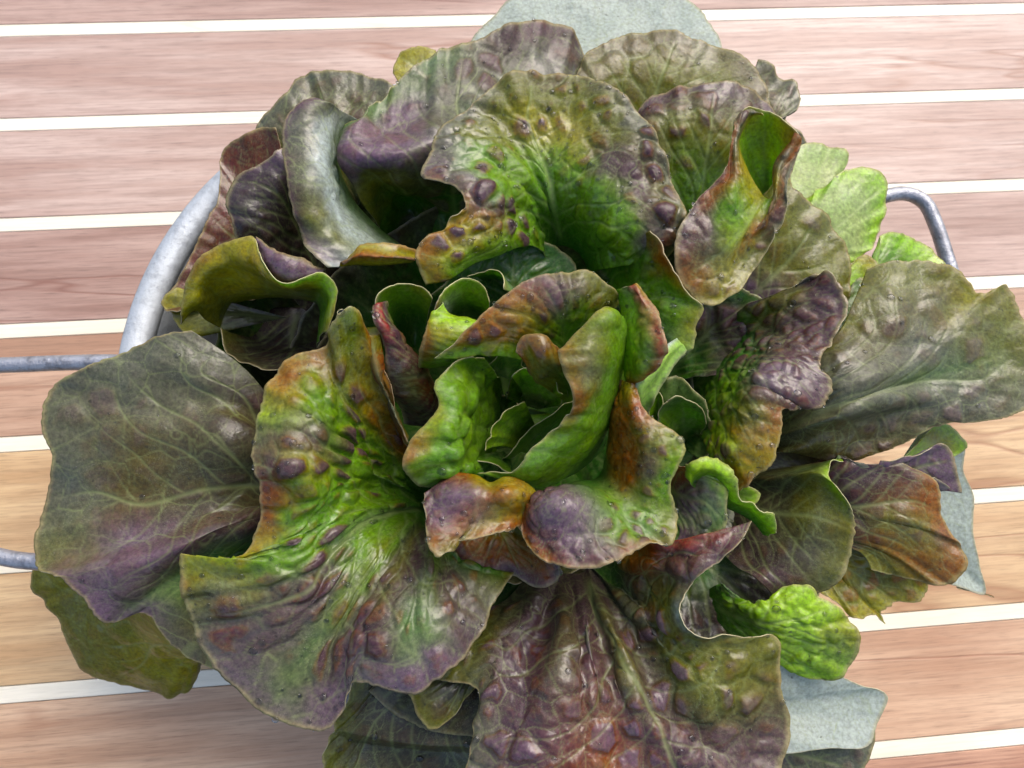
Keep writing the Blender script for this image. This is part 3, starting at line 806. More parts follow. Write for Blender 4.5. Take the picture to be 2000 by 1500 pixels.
leaf("""
1385 1150 9.6; 1400 1142 10.2; 1410 1140 10.3; 1430 1162 10.4 | dddd
1385 1155 9.6; 1430 1172 10.6; 1470 1180 10.9; 1488 1178 10.9 | ddgl
1385 1160 9.6; 1440 1180 10.8; 1490 1180 11.1; 1532 1146 11.2 | dgll
1385 1165 9.6; 1450 1190 10.9; 1510 1190 11.3; 1580 1143 11.4 | dgll
1390 1170 9.6; 1460 1205 10.9; 1530 1205 11.3; 1600 1168 11.3 | dgll
1390 1180 9.6; 1470 1220 10.8; 1550 1220 11.3; 1648 1196 11.1 | dgll
1395 1190 9.6; 1480 1235 10.7; 1560 1240 11.1; 1680 1242 10.7 | dgly
1400 1200 9.6; 1480 1250 10.6; 1560 1260 10.8; 1668 1292 10.2 | dglt
1400 1210 9.6; 1480 1270 10.4; 1550 1280 10.5; 1636 1322 9.8 | dgll
1410 1220 9.5; 1460 1270 10.0; 1510 1290 10.1; 1560 1320 9.6 | dgll
""", blister=.09, purple=.0, size=.5, ruffle=.05, drops=1.2, label="bright lime green leaf at the lower right")
# bottom: dark low leaf, pale underside, the big purple leaf
fan((900, 1150, 9.0), [(700, 1300, 9.3), (690, 1335, 9.2), (664, 1395, 9.0), (640, 1440, 8.6), (630, 1500, 8), (645, 1590, 7), (800, 1620, 6.5), (960, 1600, 7)], bulge=.5, cols='bbno', blister=.06, purple=.3, dome='b', drops=.6)
fan((1380, 1380, 9.3), [(1500, 1255, 10.1), (1530, 1264, 10.1), (1600, 1300, 9.8), (1680, 1338, 9.4), (1734, 1362, 9.1), (1715, 1410, 9.1), (1702, 1452, 9.3), (1620, 1462, 9.5), (1500, 1475, 9.6)],
    bulge=.3, cols='wwww', blister=.015, purple=0, under=True, veins=.2, tooth=.012, ruffle=.008, label="smooth pale blue grey underside at the lower right")
fan((1380, 1430, 8.6), [(1560, 1400, 8.9), (1620, 1410, 8.9), (1704, 1425, 8.9), (1694, 1480, 8.8), (1664, 1530, 8.6), (1640, 1600, 8.3), (1500, 1640, 8)], bulge=.1, cols='npkk', blister=.08, purple=.5, dome='p')
fan((980, 1180, 9.4), [(770, 1320, 10.0), (800, 1352, 10.1), (818, 1400, 10.1), (848, 1425, 10.1), (880, 1405, 10.1), (905, 1370, 10.2), (935, 1338, 10.3), (960, 1320, 10.3)], bulge=.4, cols='bnno', blister=.05, purple=.3, dome='b', ruffle=.03)
leaf("""
1180 1060 9.0; 1260 1060 11.2; 1350 1050 12.4; 1468 1018 13.0 | drqp
1170 1070 9.0; 1265 1085 11.2; 1350 1085 12.4; 1432 1080 13.0 | drpp
1160 1080 9.0; 1250 1105 11.0; 1310 1115 12.2; 1372 1120 12.9 | drpp
1155 1085 9.0; 1240 1120 10.6; 1290 1140 11.9; 1336 1155 12.7 | dnom
1150 1090 9.0; 1235 1140 10.6; 1280 1175 11.9; 1322 1200 12.8 | dnow
1150 1095 9.0; 1240 1165 10.7; 1290 1215 12.0; 1352 1247 12.8 | dnmk
1150 1100 9.0; 1250 1190 10.8; 1330 1260 12.0; 1440 1240 12.4 | dnoo
1150 1100 9.0; 1260 1215 11.0; 1370 1310 12.0; 1512 1245 12.1 | bnoo
1150 1105 9.0; 1260 1240 11.0; 1370 1360 12.0; 1522 1330 11.9 | bnoo
1145 1110 9.0; 1240 1265 11.2; 1340 1420 11.7; 1548 1445 11.0 | bppp
1140 1115 9.0; 1220 1280 11.5; 1290 1440 11.6; 1450 1590 10.0 | bopv
1130 1120 9.0; 1190 1285 11.2; 1240 1450 11.6; 1320 1620 9.6 | bppk
1120 1120 9.0; 1160 1285 11.6; 1180 1450 11.8; 1220 1640 9.6 | bprk
1110 1120 9.0; 1130 1280 11.3; 1120 1440 11.7; 1110 1630 9.6 | bpcp
1100 1120 9.0; 1095 1270 11.5; 1060 1420 11.8; 1000 1610 9.8 | bmpv
1095 1115 9.0; 1060 1240 10.9; 1010 1370 11.6; 912 1540 10.2 | bppk
1090 1110 9.0; 1045 1210 10.6; 975 1310 11.4; 925 1420 10.9 | bppk
1080 1105 9.0; 1040 1190 10.3; 970 1270 11.0; 938 1345 11.0 | bppk
1070 1100 9.0; 1030 1170 10.0; 950 1250 10.7; 880 1330 10.7 | bnoo
1060 1090 9.0; 1000 1150 9.6; 900 1230 10.3; 812 1330 10.3 | bnoo
""", wave=(.22, 4.5), blister=.17, purple=.8, dome='v', size=.75, tooth=.03, ruffle=.03, drops=1.5, label="large wet purple brown leaf along the bottom")  # dark b at most ray bases paints in the shadow under the heart

# large puckered green leaf, centre left
leaf("""
840 955 7.5; 795 860 10.2; 765 760 12.4; 722 645 13.4 | drrr
840 960 7.5; 775 850 10.4; 728 740 12.8; 688 600 14.6 | drog
840 962 7.5; 755 852 10.8; 690 745 13.2; 655 622 14.5 | droo
840 964 7.5; 740 860 11.0; 665 765 13.4; 636 675 13.8 | dgor
838 966 7.5; 720 870 11.2; 630 775 13.8; 560 700 13.4 | dggr
836 968 7.5; 700 880 11.5; 612 800 14.0; 528 745 13.3 | dggr
834 970 7.5; 695 895 11.8; 600 830 14.1; 505 805 13.2 | dgpl
832 972 7.5; 690 910 12.0; 590 870 14.1; 494 862 13.2 | dgpp
832 974 7.5; 682 925 12.0; 595 915 14.1; 496 925 13.3 | dgyp
832 976 7.5; 680 945 12.0; 610 960 13.7; 516 965 13.0 | dggr
832 980 7.5; 680 960 12.0; 610 995 13.5; 502 1020 12.9 | dggr
832 984 7.5; 690 985 12.0; 590 1040 13.3; 475 1085 12.7 | dggy
832 988 7.5; 700 1000 12.0; 565 1068 13.3; 405 1107 12.5 | dggy
832 992 7.5; 700 1020 12.0; 550 1095 13.3; 358 1080 12.5 | dtgy
832 996 7.5; 700 1035 12.0; 555 1135 13.1; 362 1160 11.6 | dtpo
834 1000 7.5; 710 1050 12.0; 570 1180 12.8; 378 1235 10.8 | dgpk
836 1004 7.5; 722 1065 12.0; 590 1220 12.5; 432 1315 10.2 | dgpv
838 1008 7.5; 740 1080 12.0; 620 1250 12.3; 520 1392 9.9 | dotk
840 1012 7.5; 752 1088 12.0; 655 1270 12.2; 632 1423 9.9 | dgpv
842 1014 7.5; 768 1090 12.0; 690 1250 12.4; 672 1385 10.2 | dppv
845 1016 7.5; 782 1090 12.0; 725 1230 12.7; 692 1333 10.8 | dopk
848 1016 7.5; 800 1090 12.0; 760 1230 12.9; 745 1340 10.8 | dppv
850 1016 7.5; 815 1088 12.0; 800 1225 12.9; 808 1350 10.8 | dptv
853 1014 7.5; 830 1082 12.0; 835 1205 12.9; 882 1300 11.0 | dptv
856 1012 7.5; 845 1072 11.8; 868 1175 12.6; 932 1248 10.9 | dgpp
858 1008 7.5; 855 1058 11.3; 890 1140 12.2; 956 1190 10.8 | dopk
858 1000 7.5; 862 1040 10.8; 910 1100 11.5; 1005 1118 10.5 | dddo
""", blister=.20, purple=.95, dome='p', size=.80, stretch=.85, tooth=.035, ruffle=.05, drops=2.5, veins=1.0, label="largest green leaf with purple blisters hanging down at the left")
# olive leaf under the heart
fan((950, 960, 9.5), [(862, 1090, 11.2), (900, 1110, 11.3), (950, 1130, 11.3), (1000, 1122, 11.3), (1048, 1146, 11.3), (1088, 1136, 11.3), (1094, 1108, 11.4), (1040, 1060, 11.4)], bulge=.7, cols='dorp', blister=.10, purple=.6, dome='p', size=.5, drops=1)

# left curled leaf
leaf("""
530 600 7.6; 500 650 8.2; 470 660 9.2; 432 640 10.2 | bbno
540 600 7.6; 520 660 8.2; 490 690 9.4; 443 694 10.3 | bbbn
560 600 7.6; 550 660 8.2; 530 700 9.5; 488 716 10.4 | bbbn
590 600 7.6; 590 660 8.2; 580 700 9.6; 540 720 10.5 | bbbb
620 600 7.6; 630 650 8.4; 640 690 9.6; 610 715 10.5 | bbbb
640 600 7.6; 660 640 8.6; 680 670 9.6; 680 700 10.4 | bbbb
""", blister=.05, purple=.3, dome='b', size=.8, label="dark brown leaf in the shade of the curled one")
leaf("""
430 640 9.8; 400 625 10.5; 375 612 11.0; 356 636 10.8 | ooyo
440 612 9.6; 408 600 10.8; 380 592 11.5; 357 604 11.2 | ooyy
455 596 9.4; 418 568 11.0; 390 552 11.9; 362 552 11.6 | oyyo
470 590 9.3; 438 548 11.3; 412 525 12.2; 385 508 11.9 | oyyr
490 586 9.3; 462 540 11.6; 445 508 12.4; 425 482 12.1 | oyyy
510 584 9.3; 488 540 11.8; 475 505 12.7; 462 468 12.4 | oyyy
525 582 9.3; 512 545 11.9; 502 515 12.9; 495 464 12.8 | ooyy
548 582 9.3; 538 558 11.9; 528 540 12.8; 512 512 13.0 | ooyl
575 584 9.3; 568 565 11.9; 560 556 12.7; 545 548 13.0 | ooyl
600 588 9.3; 602 565 11.8; 602 552 12.6; 590 543 13.0 | ooyl
618 594 9.3; 628 568 11.8; 634 552 12.6; 632 531 12.9 | dgll
624 610 9.3; 640 590 11.8; 648 576 12.5; 658 558 12.7 | dgll
622 640 9.3; 636 622 11.6; 646 610 12.3; 655 604 12.4 | dgly
618 680 9.3; 628 660 11.2; 636 650 12.0; 642 650 12.1 | dgoo
""", blister=.04, purple=.1, dome='r', size=.7, ruffle=.02, veins=.5, label="olive green curled leaf with a pale lip")
leaf("""
490 480 12.2; 494 474 12.6; 498 468 12.8; 500 463 12.6
520 530 12.3; 526 512 12.9; 530 498 13.0; 538 484 12.6
556 552 12.3; 562 535 12.9; 570 518 13.0; 580 502 12.5
596 546 12.3; 600 538 12.8; 606 530 12.8; 614 522 12.4
628 533 12.3; 630 531 12.6; 633 529 12.6; 636 526 12.3
""", cols='vvvp', blister=.05, purple=.3, dome='p', size=.35, veins=0, ruffle=.02)
# star shaped top leaf in the centre
leaf("""
1075 535 9.9; 1030 480 11.65; 965 500 12.5; 895 535 13; 832 556 12.8 | dgggy
1075 525 9.9; 1022 455 11.9; 945 475 13.2; 880 505 13.5; 814 505 13.1 | dggyr
1078 515 9.9; 1018 430 12.2; 945 445 13.4; 895 450 13.6; 828 470 13.2 | dgryr
1080 505 9.9; 1014 410 12.3; 950 410 13.5; 918 420 13.6; 872 438 13.3 | dgpry
1082 500 9.9; 1012 395 12.4; 955 382 13.6; 928 382 13.7; 908 405 13.2 | dgtvr
1084 492 9.9; 1014 378 12.5; 955 358 13.5; 918 352 13.6; 892 368 13.2 | dggvk
1086 488 9.9; 1018 360 12.6; 950 326 13.3; 890 322 13.5; 822 342 13.1 | dggtv
1088 484 9.9; 1026 345 12.6; 960 295 13.1; 898 290 13.3; 842 302 13 | dggtk
1090 482 9.9; 1034 335 12.5; 972 272 12.9; 915 258 13.1; 855 262 12.8 | dgook
1092 482 9.9; 1046 330 12.4; 996 245 12.7; 955 212 12.9; 915 208 12.5 | dgook
1096 482 9.9; 1062 335 12.3; 1030 240 12.6; 1005 188 12.8; 985 156 12.4 | dgyoo
1100 482 9.9; 1085 340 12.3; 1075 250 12.6; 1068 190 12.8; 1066 141 12.4 | dgyom
1106 482 9.9; 1112 345 12.3; 1120 262 12.6; 1130 200 12.8; 1140 150 12.4 | dgyom
1112 484 9.9; 1138 355 12.4; 1160 275 12.7; 1180 220 12.9; 1205 184 12.5 | dgook
1118 486 9.9; 1165 375 12.6; 1200 300 12.9; 1232 255 13; 1262 238 12.7 | dgpok
1124 490 9.9; 1185 400 12.7; 1225 340 13; 1262 305 13.1; 1300 308 12.8 | dgppk
1130 495 9.9; 1198 430 12.7; 1245 385 13; 1288 365 13.1; 1324 378 12.9 | dgpok
1136 502 9.9; 1208 462 12.6; 1255 435 13; 1295 425 13.1; 1336 432 12.9 | dgmpo
1142 512 9.9; 1212 492 12.4; 1255 480 12.7; 1290 472 12.8; 1322 478 12.6 | dgvpk
1148 530 9.9; 1212 520 12; 1245 515 12.1; 1270 510 12.2; 1292 515 12 | dggtt
""", flat=1.05, wave=(.08, 7), blister=.17, purple=1.0, dome='p', size=.64, tooth=.03, drops=5.0, label="star shaped puckered leaf with purple bumps above the heart")
# purple lobe with green hollow, right of the star leaf
leaf("""
1490 420 10.6; 1462 350 11.4; 1440 290 12.4; 1436 240 13.2 | glly
1494 420 10.4; 1478 340 11.2; 1462 280 12.2; 1462 212 13.4 | glly
1498 420 10.3; 1492 340 11.2; 1488 280 12.2; 1492 214 13.2 | ggol
1502 420 10.4; 1505 340 11.2; 1512 285 12.4; 1530 240 13.4 | glly
1506 420 10.6; 1518 350 11.4; 1535 300 12.8; 1560 262 13.6 | ggyr
""", blister=.03, purple=.1, dome='o', size=.5, veins=.7, ruffle=.02, label="yellow green hollow inside the rolled purple lobe")
leaf("""
1492 226 13.6; 1482 218 13.8; 1474 212 13.8; 1466 208 13.5 | ykkk
1470 228 13.6; 1458 224 13.9; 1450 222 13.9; 1442 224 13.5 | ykkk
1448 262 13.5; 1441 260 13.9; 1436 260 13.9; 1430 262 13.4 | kkrr
1446 292 13.5; 1436 300 13.9; 1428 308 13.8; 1420 322 13.2 | yorr
1456 320 13.5; 1438 334 13.9; 1420 345 13.7; 1402 352 12.8 | yrrp
1466 342 13.5; 1430 368 13.9; 1395 372 13.6; 1362 388 12.6 | ygrp
1476 360 13.4; 1430 400 13.8; 1385 420 13.6; 1332 440 12.5 | ygpp
1486 374 13.4; 1440 430 13.6; 1385 470 13.5; 1320 492 12.5 | ygpp
1492 382 13.4; 1455 450 13.5; 1405 510 13.2; 1336 552 12.3 | ylor
1498 387 13.4; 1465 455 13.4; 1430 520 13.0; 1383 598 12.0 | lryo
1502 388 13.4; 1480 450 13.4; 1460 500 13.0; 1445 565 12.0 | lroy
1507 386 13.4; 1492 430 13.5; 1485 470 13.1; 1485 505 12.2 | lroo
1510 374 13.4; 1508 405 13.7; 1510 430 13.4; 1512 458 12.5 | yrpk
1508 345 13.5; 1518 362 13.9; 1527 385 13.6; 1535 410 12.8 | ryrk
1512 318 13.5; 1522 328 13.9; 1530 340 13.8; 1538 352 13.1 | kkkk
1528 294 13.6; 1536 302 13.9; 1543 308 13.8; 1550 314 13.2 | rkrk
1556 262 13.7; 1558 270 13.9; 1560 278 13.8; 1560 288 13.3 | rrrk
""", blister=.11, purple=.75, dome='p', size=.55, ruffle=.03, drops=2.0, veins=.6, label="rolled purple brown lobe right of the star leaf")
# lower right arm of the star leaf
leaf("""
1120 560 8.0; 1190 500 10.6; 1232 470 12.2; 1268 452 13.2 | dddr
1130 570 8.0; 1200 525 10.6; 1245 500 12.2; 1284 478 13.3 | dddq
1140 580 8.0; 1215 550 10.7; 1262 530 12.2; 1306 522 13.3 | dggr
1145 590 8.0; 1225 570 10.8; 1282 560 12.3; 1342 562 13.2 | dggy
1150 600 8.0; 1235 590 10.9; 1300 588 12.5; 1374 604 13.0 | dggo
1155 610 8.0; 1240 612 10.9; 1300 616 12.5; 1362 636 12.8 | dtgy
1160 620 8.0; 1240 636 10.9; 1295 648 12.3; 1354 672 12.6 | dgtl
1160 632 8.0; 1240 658 10.7; 1290 675 12.0; 1338 690 12.4 | dgww
1160 645 8.0; 1230 680 10.3; 1270 698 11.4; 1300 712 11.8 | ddtw
""", blister=.13, purple=.35, dome='v', size=.6, drops=4.0, tooth=.03)
# long ruffled leaf at the right
leaf("""
1340 720 8.0; 1410 640 10.0; 1470 590 11.2; 1530 570 11.9 | ddpo
1340 724 8.0; 1430 640 10.2; 1500 590 11.6; 1575 545 12.4 | ddop
1340 728 8.0; 1440 645 10.2; 1530 600 11.8; 1614 524 12.8 | ddop
1340 732 8.0; 1445 660 10.3; 1540 625 12.0; 1643 570 12.9 | ddpp
1342 736 8.0; 1450 676 10.5; 1545 650 12.2; 1642 630 13.0 | ddpp
1344 740 8.0; 1450 692 10.8; 1535 672 12.6; 1612 692 13.2 | ddpp
1346 746 8.0; 1445 705 11.1; 1525 695 12.9; 1605 712 13.4 | ddpp
1346 752 8.0; 1440 720 11.4; 1520 718 13.2; 1626 748 13.5 | ddvp
1346 758 8.0; 1435 735 11.5; 1505 742 13.3; 1606 790 13.4 | dgvp
1346 764 8.0; 1430 750 11.6; 1490 765 13.3; 1560 796 13.3 | dgpp
1346 770 8.0; 1425 770 11.6; 1475 792 13.3; 1528 802 13.3 | dgor
1346 776 8.0; 1415 790 11.5; 1465 825 13.2; 1524 850 13.2 | dgor
1344 782 8.0; 1405 808 11.3; 1448 852 13.1; 1504 900 13.1 | dgry
1340 788 8.0; 1395 822 11.0; 1430 872 12.9; 1470 940 12.9 | dglr
1336 792 8.0; 1380 832 10.7; 1410 885 12.5; 1438 952 12.6 | dgyr
1330 796 8.0; 1366 840 10.3; 1385 890 11.8; 1400 935 12.0 | ddgg
""", blister=.13, purple=.85, dome='p', size=.5, drops=3.0, tooth=.045, label="long ruffled purple edged leaf on the right of the heart")
# right interior greens
fan((1310, 860, 8.2), [(1262, 760, 10.6), (1285, 738, 11.0), (1325, 736, 11.2), (1362, 765, 11.4), (1388, 810, 11.4), (1394, 860, 11.2), (1370, 900, 11)], bulge=.8, cols='ddtt', blister=.12, purple=.2, dome='v', size=.5, drops=2)
fan((1290, 900, 8.6), [(1268, 850, 10.8), (1272, 790, 11.2), (1285, 768, 11.3), (1296, 800, 11.2), (1300, 850, 11)], bulge=.2, cols='gggg', blister=.03, purple=0)
# lower right of the heart
leaf("""
1300 1000 11; 1320 1020 11.6; 1330 1040 11.8; 1320 1062 11.6 | gtvv
1300 980 10.6; 1340 1000 11.8; 1370 1020 12.2; 1380 1045 12.0 | gvtt
1300 960 10.4; 1340 975 11.9; 1380 990 12.5; 1418 1032 12.4 | dvtt
1300 940 10.4; 1340 945 12.0; 1380 955 12.7; 1420 985 12.6 | rpvt
1300 920 10.6; 1335 920 12.0; 1370 930 12.8; 1418 952 12.8 | rrtl
1310 905 11; 1330 905 12.0; 1350 912 12.7; 1375 925 12.9 | rrrl
""", blister=.07, purple=.3, dome='v', size=.4, drops=3, ruffle=.02)
leaf("""
1368 958 12.0; 1356 950 12.7; 1346 942 12.9; 1338 934 12.6
1374 948 12.2; 1362 932 12.9; 1352 916 13.3; 1346 902 13.1
1384 944 12.3; 1380 926 13.0; 1376 910 13.4; 1374 895 13.2
1396 950 12.2; 1400 934 12.9; 1406 920 13.3; 1412 909 13.2
1404 968 12.0; 1412 954 12.6; 1422 944 13.0; 1432 936 13.1
1416 990 11.7; 1424 980 12.2; 1434 972 12.7; 1444 966 12.9
1444 1004 11.5; 1452 996 12.0; 1460 988 12.4; 1466 980 12.7
1472 1022 11.4; 1482 1012 11.8; 1490 1006 12.2; 1494 998 12.4
1490 1044 11.4; 1500 1036 11.7; 1510 1030 12.0; 1514 1022 12.2
1494 1046 11.4; 1504 1042 11.6; 1514 1042 11.9; 1520 1040 12.0
""", cols='dgll', blister=.05, purple=0, size=.3, veins=0, ruffle=.06, tooth=.06, drops=2, label="small lime green curled lip")
fan((1410, 975, 11.6), [(1428, 958, 12.0), (1450, 952, 12.1), (1475, 958, 12.1), (1484, 968, 12.0), (1470, 990, 11.9)], bulge=.1, cols='gggl', blister=.03, purple=0, size=.3)

# ---- heart
# dark green inner leaf under the star leaf
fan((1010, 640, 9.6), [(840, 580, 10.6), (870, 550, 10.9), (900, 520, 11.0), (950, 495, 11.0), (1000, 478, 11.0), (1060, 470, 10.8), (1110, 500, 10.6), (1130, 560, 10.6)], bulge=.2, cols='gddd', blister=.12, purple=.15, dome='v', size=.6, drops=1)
leaf("""
960 560 9.8; 940 548 11.0; 925 540 12.0; 912 540 12.6 | ddgg
985 560 9.8; 975 545 11.0; 968 535 12.2; 960 530 12.9 | ddgg
1010 575 9.8; 1000 560 11.2; 992 552 12.4; 985 548 13.2 | ddgy
1030 590 9.8; 1015 580 11.2; 1000 572 12.4; 985 566 13.2 | ddgg
""", blister=.04, purple=0, size=.4, ruffle=.05, tooth=.04, veins=.4)
# purple band under the heart: right piece with the arm going up
leaf("""
1208 735 12.2; 1216 742 12.8; 1228 748 13.2; 1242 752 13.2 | ryyr
1198 775 12.0; 1214 785 12.9; 1232 790 13.4; 1250 790 13.3 | rrrr
1192 808 11.8; 1214 815 13.0; 1240 820 13.5; 1268 816 13.3 | orrr
1188 845 11.6; 1220 848 13.0; 1262 850 13.6; 1312 846 13.4 | oroo
1184 875 11.4; 1222 875 13.0; 1272 880 13.7; 1338 872 13.5 | orog
1180 898 11.2; 1222 902 12.9; 1268 915 13.6; 1322 912 13.3 | drpg
1176 918 11.1; 1222 935 12.9; 1262 955 13.4; 1308 955 13.1 | drog
1168 930 11.2; 1220 970 13.0; 1265 1005 13.3; 1320 1015 13.0 | dtgo
1158 936 11.4; 1205 985 13.1; 1250 1030 13.3; 1312 1060 12.8 | dgto
1140 938 11.8; 1170 990 13.5; 1205 1045 13.5; 1262 1070 12.8 | dtgr
1118 942 12.1; 1135 990 13.8; 1155 1050 13.7; 1200 1098 12.8 | dvvp
1095 948 12.3; 1100 990 13.9; 1110 1055 13.8; 1128 1110 12.8 | pvvp
1072 955 12.4; 1066 995 13.8; 1062 1050 13.5; 1066 1098 12.7 | pvpr
1055 962 12.5; 1042 995 13.5; 1032 1030 13.2; 1030 1062 12.6 | ppqr
1048 972 12.5; 1034 995 13.2; 1024 1015 13.0; 1016 1030 12.5 | prrr
""", flat=1.15, blister=.085, purple=.75, dome='p', size=.42, drops=6, ruffle=.05, veins=.3, label="purple and orange wavy leaf below the heart, its arm reaching up")
leaf("""
862 934 12.6; 850 946 13.1; 840 956 13.2; 828 964 12.9 | rppp
882 922 13.0; 868 958 13.5; 850 990 13.5; 832 1030 12.9 | rvvp
904 923 13.1; 892 965 13.7; 870 1015 13.6; 838 1066 12.8 | rvvr
930 927 13.1; 920 970 13.8; 898 1025 13.6; 858 1087 12.7 | yvro
960 941 13.0; 950 975 13.7; 934 1015 13.4; 905 1056 12.7 | yrvo
985 930 13.2; 980 970 13.8; 966 1010 13.4; 945 1050 12.7 | yryr
1010 932 13.2; 1006 970 13.7; 996 1005 13.3; 982 1040 12.6 | ryrr
1038 950 13.0; 1028 975 13.4; 1018 1000 13.1; 1008 1028 12.5 | yryr
1052 966 12.8; 1044 982 13.0; 1034 1000 12.8; 1018 1022 12.4 | yrpr
""", flat=1.15, blister=.07, purple=.65, dome='p', size=.4, drops=5, ruffle=.05, veins=.3, tooth=.03, label="pinkish lobe left of the purple band")
# inner small leaves in the pit, thin and frilled
leaf("""
1060 900 8.6; 1010 880 9.8; 980 872 10.8; 952 880 11.6 | dgll
1060 890 8.6; 1015 862 9.8; 988 845 10.9; 968 842 11.7 | dgll
1060 880 8.6; 1025 845 9.8; 1005 822 10.9; 992 806 11.7 | dgll
1065 870 8.6; 1045 830 9.8; 1035 808 10.9; 1028 790 11.6 | dggl
""", blister=.07, purple=0, size=.4, ruffle=.09, tooth=.05, veins=.6)
leaf("""
1010 800 8.6; 1020 770 10.0; 1012 752 11.3; 998 735 12.3 | dggl
1025 795 8.6; 1035 765 10.0; 1035 742 11.4; 1030 722 12.4 | dggl
1040 795 8.6; 1055 770 10.0; 1060 752 11.4; 1066 735 12.4 | dggl
1055 800 8.6; 1075 785 10.0; 1088 775 11.3; 1100 770 12.2 | dggl
""", blister=.08, purple=0, size=.4, ruffle=.09, tooth=.05, veins=.6)
leaf("""
1325 880 9.4; 1312 860 10.4; 1300 845 11.2; 1288 838 11.6 | ddgt
1330 880 9.4; 1318 845 10.6; 1306 815 11.6; 1296 790 12.3 | ddgt
1345 875 9.4; 1340 840 10.6; 1334 805 11.6; 1328 772 12.5 | ddgt
1355 878 9.4; 1358 845 10.6; 1358 812 11.6; 1356 788 12.3 | ddgt
1362 882 9.4; 1368 862 10.3; 1374 842 11.2; 1378 828 11.6 | ddgt
""", blister=.08, purple=.2, dome='v', size=.5, ruffle=.08, tooth=.04, veins=.6, drops=2)
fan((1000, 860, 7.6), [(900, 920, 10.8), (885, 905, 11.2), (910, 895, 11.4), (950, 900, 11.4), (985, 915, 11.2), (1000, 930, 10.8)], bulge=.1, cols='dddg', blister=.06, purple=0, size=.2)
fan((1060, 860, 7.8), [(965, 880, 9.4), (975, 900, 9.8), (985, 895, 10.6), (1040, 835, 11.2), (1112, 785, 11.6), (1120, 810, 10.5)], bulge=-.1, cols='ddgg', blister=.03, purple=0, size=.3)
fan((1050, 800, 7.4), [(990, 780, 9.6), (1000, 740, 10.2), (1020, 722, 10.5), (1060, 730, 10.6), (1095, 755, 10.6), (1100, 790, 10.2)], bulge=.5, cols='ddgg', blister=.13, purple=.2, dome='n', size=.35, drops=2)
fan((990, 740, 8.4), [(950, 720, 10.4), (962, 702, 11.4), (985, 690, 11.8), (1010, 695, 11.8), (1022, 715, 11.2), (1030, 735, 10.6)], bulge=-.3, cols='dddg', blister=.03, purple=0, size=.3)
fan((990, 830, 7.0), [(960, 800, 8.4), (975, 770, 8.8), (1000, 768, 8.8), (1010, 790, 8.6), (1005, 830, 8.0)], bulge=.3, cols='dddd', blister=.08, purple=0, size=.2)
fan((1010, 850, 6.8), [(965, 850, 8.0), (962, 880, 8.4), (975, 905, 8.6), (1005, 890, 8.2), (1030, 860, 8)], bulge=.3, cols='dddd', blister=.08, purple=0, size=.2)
# left heart leaf, bumpy bright green
leaf("""
985 780 7.8; 975 740 10.8; 962 720 12.2; 950 704 12.8 | dggg
982 785 7.8; 958 745 11.0; 925 722 12.8; 898 708 13.3 | dggg
980 790 7.8; 945 765 11.4; 905 742 13.2; 862 735 13.4 | dggg
980 798 7.8; 938 785 11.6; 895 770 13.5; 848 758 13.3 | dggg
980 808 7.8; 935 808 11.6; 892 800 13.6; 856 788 13.4 | dggy
978 820 7.8; 930 835 11.6; 880 835 13.7; 828 828 13.5 | dggg
976 832 7.8; 928 858 11.6; 865 862 13.7; 798 864 13.4 | dggr
976 844 7.8; 928 880 11.4; 858 888 13.6; 786 906 13.2 | dggr
976 856 7.8; 930 900 11.2; 865 915 13.3; 803 938 12.8 | dggd
976 866 7.8; 938 914 10.9; 890 932 12.7; 838 958 12.4 | dgdd
978 874 7.8; 948 920 10.4; 915 938 11.8; 880 952 11.8 | dddd
""", flat=1.1, blister=.24, purple=.0, dome='r', size=.75, ruffle=.05, veins=.3, tooth=.015, drops=1.0, label="bright green bubbly leaf left of the heart hollow")
# upper left cups and ribbon of the heart
leaf("""
800 700 9.6; 780 650 10.6; 752 625 12.0; 733 612 13.0 | ddgp
802 690 9.6; 788 630 10.6; 762 595 12.2; 742 578 13.1 | ddgg
806 680 9.6; 800 620 10.6; 788 580 12.4; 780 556 13.1 | ddgg
812 680 9.6; 815 620 10.6; 815 585 12.4; 820 560 13.0 | ddgy
820 690 9.6; 830 640 10.6; 838 605 12.2; 842 585 12.8 | ddgg
""", blister=.03, purple=0, size=.5, ruffle=.02, veins=.4, label="small green cup")
leaf("""
752 588 12.6; 746 590 13.2; 738 594 13.4; 730 598 13.2 | gpqp
758 625 12.4; 750 628 13.3; 742 628 13.5; 734 626 13.2 | gpqp
782 655 12.0; 770 655 13.1; 758 655 13.3; 746 656 12.9 | rpqp
800 680 11.6; 785 685 12.8; 768 688 13.0; 752 690 12.6 | oppp
830 710 11.2; 805 715 12.4; 780 718 12.6; 756 722 12.0 | rppp
850 750 10.8; 825 755 11.8; 795 755 12.0; 766 756 11.4 | prop
860 790 10.4; 835 795 11.2; 808 795 11.2; 780 792 10.6 | bppn
860 830 9.8; 840 830 10.2; 815 830 10.2; 790 825 9.6 | bbbb
""", blister=.07, purple=.5, dome='p', size=.4, drops=2, label="purple ribbon edge left of the heart")
leaf("""
905 680 9.8; 875 645 11.2; 858 622 12.6; 846 606 13.2 | dtwr
915 670 9.6; 895 620 11.0; 876 592 12.8; 862 572 13.5 | ddtl
925 665 9.6; 915 610 11.0; 906 575 12.8; 900 546 13.4 | ddgg
938 665 9.6; 936 615 11.0; 936 585 12.6; 940 556 13.1 | ddgg
950 670 9.6; 955 635 11.0; 955 610 12.3; 955 590 12.8 | ddgg
""", blister=.03, purple=0, size=.4, ruffle=.015, veins=.4, label="small ring shaped green curl")
